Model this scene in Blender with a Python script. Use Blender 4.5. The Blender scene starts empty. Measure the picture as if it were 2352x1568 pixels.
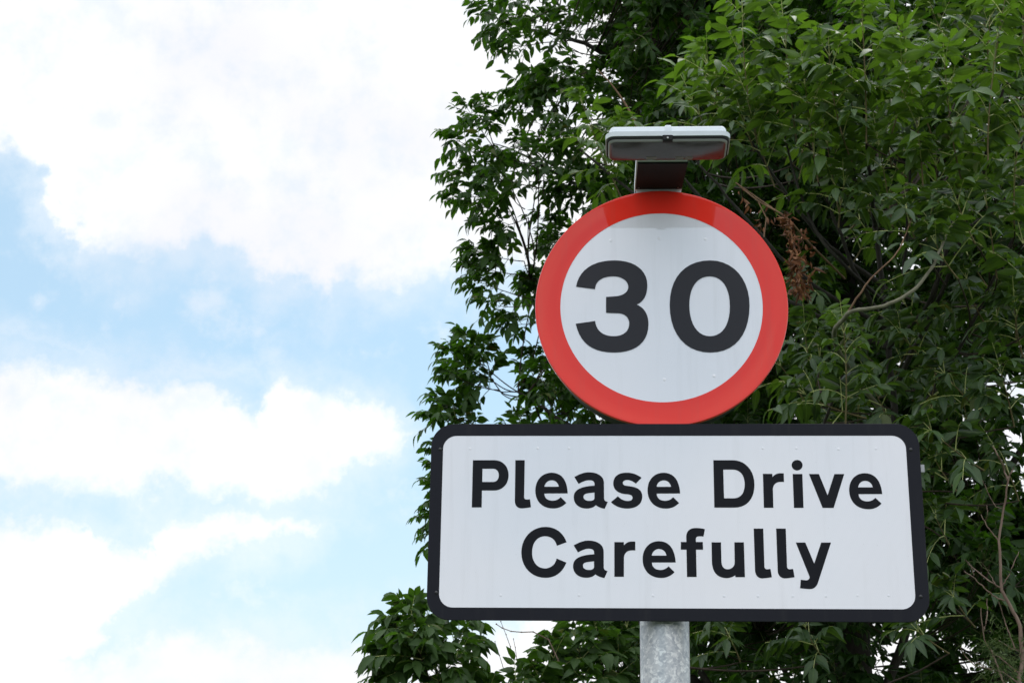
import bpy, bmesh, math, json
import numpy as np
from mathutils import Vector, Matrix
from mathutils.geometry import tessellate_polygon
PI = math.pi
col = bpy.context.scene.collection
SC = bpy.context.scene
# ------------------------------------------------------------------ camera numbers (metres, radians)
PITCH, YAW, ROLL = math.radians(19.787), math.radians(-2.9786), math.radians(0.8393)
LENS = 63.393
ZC = 3.52                                  # height of the centre of the round sign
CAM = np.array([-0.1814, -5.0176, ZC - 1.9195])
_f = np.array([math.sin(YAW) * math.cos(PITCH), math.cos(YAW) * math.cos(PITCH), math.sin(PITCH)])
_r = np.array([math.cos(YAW), -math.sin(YAW), 0.0])
_u = np.cross(_r, _f)
RT = _r * math.cos(ROLL) + _u * math.sin(ROLL)
UP = -_r * math.sin(ROLL) + _u * math.cos(ROLL)
FW = _f
FP = LENS / 36 * 2352.0                    # focal length in px of a 2352 px wide picture


def at(px, py, Y):
    """the point at world depth Y seen at (px, py)"""
    d = FW + RT * (px - 1176.0) / FP - UP * (py - 784.0) / FP
    return CAM + d * (Y - CAM[1]) / d[1]


# ------------------------------------------------------------------ object helpers
def tag(o, label=None, cat=None, group=None, kind=None):
    if label: o['label'] = label
    if cat: o['category'] = cat
    if group: o['group'] = group
    if kind: o['kind'] = kind
    return o


def empty(name, loc):
    o = bpy.data.objects.new(name, None)
    col.objects.link(o)
    o.location = loc
    o.empty_display_size = 0.2
    return o


def link(name, me, mats, parent=None):
    if not isinstance(mats, (list, tuple)): mats = [mats]
    for m in mats: me.materials.append(m)
    o = bpy.data.objects.new(name, me)
    col.objects.link(o)
    if parent is not None:
        o.parent = parent
        w = Vector((0, 0, 0))
        p = parent
        while p is not None:
            w += p.location
            p = p.parent
        o.location = -w                      # meshes are written in world coordinates
    return o


def bm_obj(name, bm, mats, parent=None, smooth=False, angle=None):
    bmesh.ops.recalc_face_normals(bm, faces=bm.faces)
    me = bpy.data.meshes.new(name)
    bm.to_mesh(me)
    bm.free()
    if smooth:
        me.polygons.foreach_set('use_smooth', [True] * len(me.polygons))
        if angle: me.set_sharp_from_angle(angle=math.radians(angle))
    return link(name, me, mats, parent)


def prism(bm, loop, y0, y1, bevel=0.0, seg=2):
    """closed (x, z) loop extruded along y, front edge rounded"""
    n = len(loop)
    cx = sum(p[0] for p in loop) / n
    cz = sum(p[1] for p in loop) / n
    def ring(y, inset):
        out = []
        for x, z in loop:
            dx, dz = x - cx, z - cz
            L = math.hypot(dx, dz) or 1
            out.append(bm.verts.new((x - dx / L * inset, y, z - dz / L * inset)))
        return out
    if bevel:
        rings = [ring(y0 + bevel * (1 - math.cos(k / seg * PI / 2)), bevel * (1 - math.sin(k / seg * PI / 2))) for k in range(seg + 1)]
    else:
        rings = [ring(y0, 0)]
    rings.append(ring(y1, 0))
    for a, b in zip(rings, rings[1:]):
        for i in range(n):
            j = (i + 1) % n
            bm.faces.new((a[i], a[j], b[j], b[i]))
    bm.faces.new(rings[0])
    bm.faces.new(rings[-1])
    bm.verts.ensure_lookup_table()


def rrect(x0, x1, z0, z1, r, n=10):
    out = []
    for cx, cz, a0 in ((x1 - r, z1 - r, 0), (x0 + r, z1 - r, 90), (x0 + r, z0 + r, 180), (x1 - r, z0 + r, 270)):
        for k in range(n + 1):
            a = math.radians(a0 + 90 * k / n)
            out.append((cx + r * math.cos(a), cz + r * math.sin(a)))
    return out


def circle(r, n=128, cx=0.0, cz=0.0):
    return [(cx + r * math.cos(2 * PI * k / n), cz + r * math.sin(2 * PI * k / n)) for k in range(n)]


def sheet(bm, loops, y):
    """flat sheet in the plane y with holes, facing -y"""
    vs = []
    for lp in loops: vs += [bm.verts.new((x, y, z)) for x, z in lp]
    tri = tessellate_polygon([[Vector((x, z, 0)) for x, z in lp] for lp in loops])
    for a, b, c in tri:
        try: bm.faces.new((vs[a], vs[b], vs[c]))
        except ValueError: pass


def sheet_obj(name, sets, y, mat, parent, zoff):
    bm = bmesh.new()
    for loops in sets: sheet(bm, [[(x, z + zoff) for x, z in lp] for lp in loops], y)
    me = bpy.data.meshes.new(name)
    for f in bm.faces:
        f.normal_update()
        if f.normal.y > 0: f.normal_flip()
    bm.to_mesh(me)
    bm.free()
    return link(name, me, mat, parent)


def box(bm, x0, x1, y0, y1, z0, z1):
    v = [bm.verts.new((x, y, z)) for z in (z0, z1) for y in (y0, y1) for x in (x0, x1)]
    for f in ((0, 1, 3, 2), (4, 6, 7, 5), (0, 4, 5, 1), (2, 3, 7, 6), (0, 2, 6, 4), (1, 5, 7, 3)):
        bm.faces.new([v[i] for i in f])
    return v


def cyl(bm, x, y, z0, z1, r, n=48, cap=True):
    a = [bm.verts.new((x + r * math.cos(2 * PI * k / n), y + r * math.sin(2 * PI * k / n), z0)) for k in range(n)]
    b = [bm.verts.new((x + r * math.cos(2 * PI * k / n), y + r * math.sin(2 * PI * k / n), z1)) for k in range(n)]
    for i in range(n):
        j = (i + 1) % n
        bm.faces.new((a[i], a[j], b[j], b[i]))
    if cap:
        bm.faces.new(a)
        bm.faces.new(b)


def dome(bm, x, y, z, r, h, n=12):
    """low round head sitting on a plane facing -y"""
    top = bm.verts.new((x, y - h, z))
    prev = None
    for k in range(1, 4):
        a = k / 3 * PI / 2
        ring = [bm.verts.new((x + r * math.sin(a) * math.cos(2 * PI * i / n), y - h * math.cos(a), z + r * math.sin(a) * math.sin(2 * PI * i / n))) for i in range(n)]
        for i in range(n):
            j = (i + 1) % n
            if prev is None: bm.faces.new((top, ring[i], ring[j]))
            else: bm.faces.new((prev[i], ring[i], ring[j], prev[j]))
        prev = ring


# ------------------------------------------------------------------ materials
class NT:
    def __init__(s, name):
        s.m = bpy.data.materials.new(name)
        s.m.use_nodes = True
        s.t = s.m.node_tree
        s.t.nodes.clear()
        s.out = s.n('ShaderNodeOutputMaterial')

    def n(s, typ, **kw):
        nd = s.t.nodes.new(typ)
        for k, v in kw.items(): setattr(nd, k, v)
        return nd

    def l(s, a, b): s.t.links.new(a, b)

    def val(s, sock, v):
        if hasattr(v, 'is_output'): s.l(v, sock)
        else: sock.default_value = v

    def math(s, op, a, b=0.0, c=None, clamp=False):
        nd = s.n('ShaderNodeMath', operation=op, use_clamp=clamp)
        s.val(nd.inputs[0], a)
        s.val(nd.inputs[1], b)
        if c is not None: s.val(nd.inputs[2], c)
        return nd.outputs[0]

    def mix(s, f, a, b):
        nd = s.n('ShaderNodeMix', data_type='RGBA')
        s.val(nd.inputs[0], f)
        s.val(nd.inputs[6], a if hasattr(a, 'is_output') else (*a, 1) if len(a) == 3 else a)
        s.val(nd.inputs[7], b if hasattr(b, 'is_output') else (*b, 1) if len(b) == 3 else b)
        return nd.outputs[2]

    def noise(s, scale, detail=4.0, rough=0.55, vec=None, dist=0.0):
        nd = s.n('ShaderNodeTexNoise')
        nd.inputs['Scale'].default_value = scale
        nd.inputs['Detail'].default_value = detail
        nd.inputs['Roughness'].default_value = rough
        nd.inputs['Distortion'].default_value = dist
        if vec is not None: s.l(vec, nd.inputs['Vector'])
        return nd

    def pos(s): return s.n('ShaderNodeNewGeometry').outputs['Position']

    def ramp(s, f, stops, interp='LINEAR'):
        nd = s.n('ShaderNodeValToRGB')
        cr = nd.color_ramp
        cr.interpolation = interp
        while len(cr.elements) < len(stops): cr.elements.new(0.5)
        for e, (p, c) in zip(cr.elements, stops):
            e.position = p
            e.color = (c, c, c, 1) if not isinstance(c, tuple) else (*c, 1)
        s.l(f, nd.inputs[0])
        return nd.outputs[0]

    def bsdf(s, base, rough=0.5, metal=0.0, spec=0.5, coat=0.0, coat_rough=0.05, normal=None):
        b = s.n('ShaderNodeBsdfPrincipled')
        s.val(b.inputs['Base Color'], base if hasattr(base, 'is_output') else (*base, 1))
        s.val(b.inputs['Roughness'], rough)
        s.val(b.inputs['Metallic'], metal)
        b.inputs['Specular IOR Level'].default_value = spec
        b.inputs['Coat Weight'].default_value = coat
        b.inputs['Coat Roughness'].default_value = coat_rough
        if normal is not None:
            s.l(normal, b.inputs['Normal'])
        s.l(b.outputs[0], s.out.inputs[0])
        return b

    def bump(s, h, strength, dist=0.001):
        b = s.n('ShaderNodeBump')
        b.inputs['Strength'].default_value = strength
        b.inputs['Distance'].default_value = dist
        s.l(h, b.inputs['Height'])
        return b.outputs[0]


def hexcells(t, pitch=0.0035):
    """honeycomb seal lines of retroreflective sheeting, from three plane waves in the sign plane"""
    sp = t.n('ShaderNodeSeparateXYZ')
    t.l(t.pos(), sp.inputs[0])
    k = 4 * PI / (math.sqrt(3) * pitch)
    tot = None
    for a in (0, 60, 120):
        c, s_ = math.cos(math.radians(a)) * k, math.sin(math.radians(a)) * k
        w = t.math('COSINE', t.math('ADD', t.math('MULTIPLY', sp.outputs[0], c), t.math('MULTIPLY', sp.outputs[2], s_)))
        tot = w if tot is None else t.math('ADD', tot, w)
    return t.math('MULTIPLY_ADD', tot, 1 / 4.5, 1 / 3.0, clamp=True)     # 0 .. 1


def mat_sheeting(name, base, dirt, hexamt, rough, spec, coat, streak=0.0, blotch=0.0, coat_ior=1.5):
    t = NT(name)
    p = t.pos()
    big = t.noise(3.2, 3, 0.5, p)
    fine = t.noise(60, 4, 0.6, p)
    c = t.mix(t.math('MULTIPLY', t.math('SUBTRACT', big.outputs[0], 0.40, clamp=True), dirt * 2.4), base, tuple(x * 0.72 for x in base))
    mp = t.n('ShaderNodeMapping')
    mp.inputs['Scale'].default_value = (26, 1, 1.6)
    t.l(p, mp.inputs[0])
    st = t.noise(1.0, 5, 0.6, mp.outputs[0])
    c = t.mix(t.math('MULTIPLY', t.math('SUBTRACT', st.outputs[0], 0.52, clamp=True), streak * 4), c, (0.16, 0.15, 0.12))
    sp = t.noise(240, 2, 0.5, p)
    c = t.mix(t.math('MULTIPLY', t.math('SUBTRACT', sp.outputs[0], 0.72, clamp=True), blotch * 6), c, (0.10, 0.09, 0.07))
    if hexamt:
        c = t.mix(t.math('MULTIPLY', hexcells(t), hexamt), c, tuple(x * 0.45 for x in base))
    n = t.bump(t.noise(7, 2, 0.5, p).outputs[0], 0.10, 0.01)
    rg = t.math('MULTIPLY_ADD', fine.outputs[0], 0.10, rough - 0.05)
    t.bsdf(c, rg, 0, spec, coat, 0.035, n).inputs['Coat IOR'].default_value = coat_ior
    return t.m


M = {}
M['white_sheet'] = mat_sheeting('white_sheet', (0.80, 0.795, 0.865), 0.10, 0.42, 0.35, 0.4, 1.0, 0.12, 0.5, 2.0)
M['red_sheet'] = mat_sheeting('red_sheet', (0.79, 0.034, 0.021), 0.22, 0.0, 0.5, 0.0, 1.0, 0.10, 0.3, 1.47)
M['numeral_black'] = mat_sheeting('numeral_black', (0.012, 0.011, 0.016), 0.1, 0.0, 0.40, 0.2, 0.22, 0.0, 0.0)
M['lettering_black'] = mat_sheeting('lettering_black', (0.0075, 0.008, 0.012), 0.1, 0.0, 0.40, 0.12, 0.0, 0.0, 0.0)
M['border_black'] = mat_sheeting('border_black', (0.010, 0.0105, 0.0165), 0.1, 0.0, 0.42, 0.14, 0.0, 0.06, 0.1)


def simple(name, base, rough=0.5, metal=0.0, spec=0.5, var=0.25, scale=12, coat=0.0, bump=0.0):
    t = NT(name)
    p = t.pos()
    nz = t.noise(scale, 5, 0.6, p)
    c = t.mix(t.math('MULTIPLY', nz.outputs[0], var * 2, clamp=True), base, tuple(x * 0.6 for x in base))
    n = t.bump(t.noise(scale * 6, 3, 0.6, p).outputs[0], bump, 0.002) if bump else None
    t.bsdf(c, t.math('MULTIPLY_ADD', nz.outputs[0], 0.15, max(rough - 0.07, 0.02)), metal, spec, coat, 0.05, n)
    return t.m


M['housing'] = simple('housing_dark_grey', (0.009, 0.010, 0.014), 0.5, 0, 0.15, 0.2)
M['dark_arm'] = simple('arm_underside_dark', (0.016, 0.017, 0.018), 0.6, 0, 0.12, 0.4, 20)
M['canopy'] = simple('canopy_pale_grey', (0.66, 0.71, 0.75), 0.42, 0, 0.4, 0.22, 30)
M['gasket'] = simple('gasket_black', (0.012, 0.012, 0.013), 0.6, 0, 0.3, 0.1)
M['screw'] = simple('screw_steel', (0.45, 0.45, 0.45), 0.3, 1.0, 0.5, 0.2, 60)
M['alu'] = simple('aluminium_rail', (0.34, 0.35, 0.36), 0.5, 0.4, 0.5, 0.25, 40)
M['rivet'] = simple('rivet_black', (0.012, 0.012, 0.015), 0.35, 0, 0.5, 0.1, 60)


def mat_bowl():
    t = NT('bowl_smoky_plastic')
    p = t.pos()
    nz = t.noise(30, 4, 0.6, p)
    c = t.mix(nz.outputs[0], (0.040, 0.034, 0.034), (0.085, 0.075, 0.075))
    ribs = t.noise(90, 2, 0.5, p)
    n = t.bump(ribs.outputs[0], 0.05, 0.002)
    t.bsdf(c, t.math('MULTIPLY_ADD', nz.outputs[0], 0.22, 0.08), 0.0, 0.5, 0.0, 0.06, n)
    return t.m


M['bowl'] = mat_bowl()
M['bowl_rim'] = simple('bowl_rim_grey', (0.34, 0.34, 0.35), 0.3, 0, 0.6, 0.3, 40)
M['sticker'] = simple('lamp_sticker', (0.20, 0.20, 0.19), 0.5, 0, 0.4, 0.2, 60)


def mat_galv():
    t = NT('galvanised_steel')
    p = t.pos()
    ds = t.noise(18, 3, 0.6, p)
    mp = t.n('ShaderNodeMix', data_type='VECTOR')
    mp.inputs[0].default_value = 0.06
    t.l(p, mp.inputs[4])
    t.l(ds.outputs[1], mp.inputs[5])
    v = t.n('ShaderNodeTexVoronoi')
    v.inputs['Scale'].default_value = 150
    t.l(mp.outputs[1], v.inputs['Vector'])
    sc = t.n('ShaderNodeSeparateXYZ')
    t.l(v.outputs['Color'], sc.inputs[0])
    v2 = t.n('ShaderNodeTexVoronoi')
    v2.inputs['Scale'].default_value = 78
    t.l(mp.outputs[1], v2.inputs['Vector'])
    sc2 = t.n('ShaderNodeSeparateXYZ')
    t.l(v2.outputs['Color'], sc2.inputs[0])
    f = t.math('MULTIPLY', t.math('ADD', sc.outputs[0], sc2.outputs[1]), 0.5)
    big = t.noise(7, 4, 0.6, p)
    f = t.math('ADD', t.math('MULTIPLY', f, 0.7), t.math('MULTIPLY', big.outputs[0], 0.4))
    c = t.ramp(f, [(0.22, (0.33, 0.35, 0.39)), (0.45, (0.42, 0.44, 0.47)), (0.62, (0.50, 0.51, 0.525)), (0.82, (0.67, 0.68, 0.68))])
    n = t.bump(f, 0.12, 0.001)
    t.bsdf(c, t.math('MULTIPLY_ADD', f, -0.2, 0.52), 0.5, 0.5, 0, 0.05, n)
    return t.m


M['galv'] = mat_galv()


def mat_bark(name, a, b):
    t = NT(name)
    p = t.pos()
    mp = t.n('ShaderNodeMapping')
    mp.inputs['Scale'].default_value = (1, 1, 0.25)
    t.l(p, mp.inputs[0])
    nz = t.noise(28, 6, 0.65, mp.outputs[0])
    big = t.noise(5, 3, 0.6, p)
    c = t.mix(t.ramp(nz.outputs[0], [(0.35, 0.0), (0.65, 1.0)]), a, b)
    c = t.mix(t.math('MULTIPLY', big.outputs[0], 0.5), c, tuple(0.5 * (x + y) * 0.8 for x, y in zip(a, b)))
    t.bsdf(c, 0.8, 0, 0.3, 0, 0.1, t.bump(nz.outputs[0], 0.6, 0.006))
    return t.m


M['bark'] = mat_bark('ash_bark', (0.014, 0.011, 0.009), (0.042, 0.036, 0.028))
M['twig'] = mat_bark('brown_twig', (0.020, 0.014, 0.010), (0.060, 0.040, 0.028))
M['pale_branch'] = mat_bark('pale_branch_bark', (0.09, 0.085, 0.055), (0.20, 0.19, 0.13))
M['dead_twig'] = mat_bark('dead_twig_bark', (0.11, 0.065, 0.048), (0.28, 0.20, 0.155))
M['red_shoot'] = mat_bark('reddish_shoot', (0.12, 0.06, 0.035), (0.22, 0.14, 0.08))


def mat_leaf(name, dark, light, back, trans, gloss=0.36, tw=0.30, spec=0.5):
    t = NT(name)
    at_ = t.n('ShaderNodeAttribute', attribute_name='leaf')
    s = t.n('ShaderNodeSeparateColor')
    t.l(at_.outputs['Color'], s.inputs[0])
    tone, mid, rnd = s.outputs[0], s.outputs[1], s.outputs[2]
    c = t.mix(tone, dark, light)
    c = t.mix(t.math('MULTIPLY', rnd, 0.55), c, tuple(x * 0.55 for x in dark))
    c = t.mix(t.math('MULTIPLY', t.math('POWER', mid, 9.0), 0.30), c, tuple(min(1, x * 2.0 + 0.03) for x in light))
    c = t.mix(t.math('MULTIPLY', t.math('GREATER_THAN', rnd, 0.965), 0.6), c, (0.20, 0.16, 0.03))
    g = t.n('ShaderNodeNewGeometry')
    cb = t.mix(0.55, c, back)
    cc = t.mix(g.outputs['Backfacing'], c, cb)
    nz = t.noise(35, 3, 0.6, t.pos())
    cc = t.mix(t.math('MULTIPLY', nz.outputs[0], 0.35), cc, tuple(x * 0.6 for x in dark))
    b = t.n('ShaderNodeBsdfPrincipled')
    t.l(cc, b.inputs['Base Color'])
    t.val(b.inputs['Roughness'], t.math('MULTIPLY_ADD', g.outputs['Backfacing'], 0.25, gloss))
    b.inputs['Specular IOR Level'].default_value = spec
    t.l(t.bump(nz.outputs[0], 0.25, 0.004), b.inputs['Normal'])
    tr = t.n('ShaderNodeBsdfTranslucent')
    t.l(t.mix(tone, tuple(x * 0.42 for x in trans), trans), tr.inputs[0])
    mx = t.n('ShaderNodeMixShader')
    mx.inputs[0].default_value = tw
    t.l(b.outputs[0], mx.inputs[1])
    t.l(tr.outputs[0], mx.inputs[2])
    t.l(mx.outputs[0], t.out.inputs[0])
    return t.m


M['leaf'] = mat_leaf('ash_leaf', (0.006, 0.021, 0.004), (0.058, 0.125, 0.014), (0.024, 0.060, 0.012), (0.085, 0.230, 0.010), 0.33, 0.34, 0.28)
M['leaf_sap'] = mat_leaf('sapling_leaf', (0.018, 0.050, 0.010), (0.070, 0.135, 0.018), (0.045, 0.095, 0.022), (0.09, 0.22, 0.012), 0.38, 0.36, 0.42)
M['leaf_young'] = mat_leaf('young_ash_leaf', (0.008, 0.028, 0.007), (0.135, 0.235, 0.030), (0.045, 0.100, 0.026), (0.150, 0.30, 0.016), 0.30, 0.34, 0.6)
M['shoot_green'] = mat_bark('green_brown_shoot', (0.09, 0.065, 0.03), (0.17, 0.14, 0.06))
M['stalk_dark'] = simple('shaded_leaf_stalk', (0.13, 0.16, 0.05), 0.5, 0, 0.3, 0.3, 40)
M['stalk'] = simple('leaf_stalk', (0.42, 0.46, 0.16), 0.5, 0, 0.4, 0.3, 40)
M['dead_leaf'] = mat_leaf('withered_leaf', (0.052, 0.013, 0.006), (0.62, 0.29, 0.13), (0.20, 0.075, 0.03), (0.25, 0.07, 0.02), 0.6, 0.15, 0.3)
M['grass_blade'] = mat_leaf('green_bristle', (0.05, 0.09, 0.02), (0.11, 0.15, 0.04), (0.08, 0.12, 0.04), (0.12, 0.2, 0.03), 0.5, 0.2, 0.3)

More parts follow.
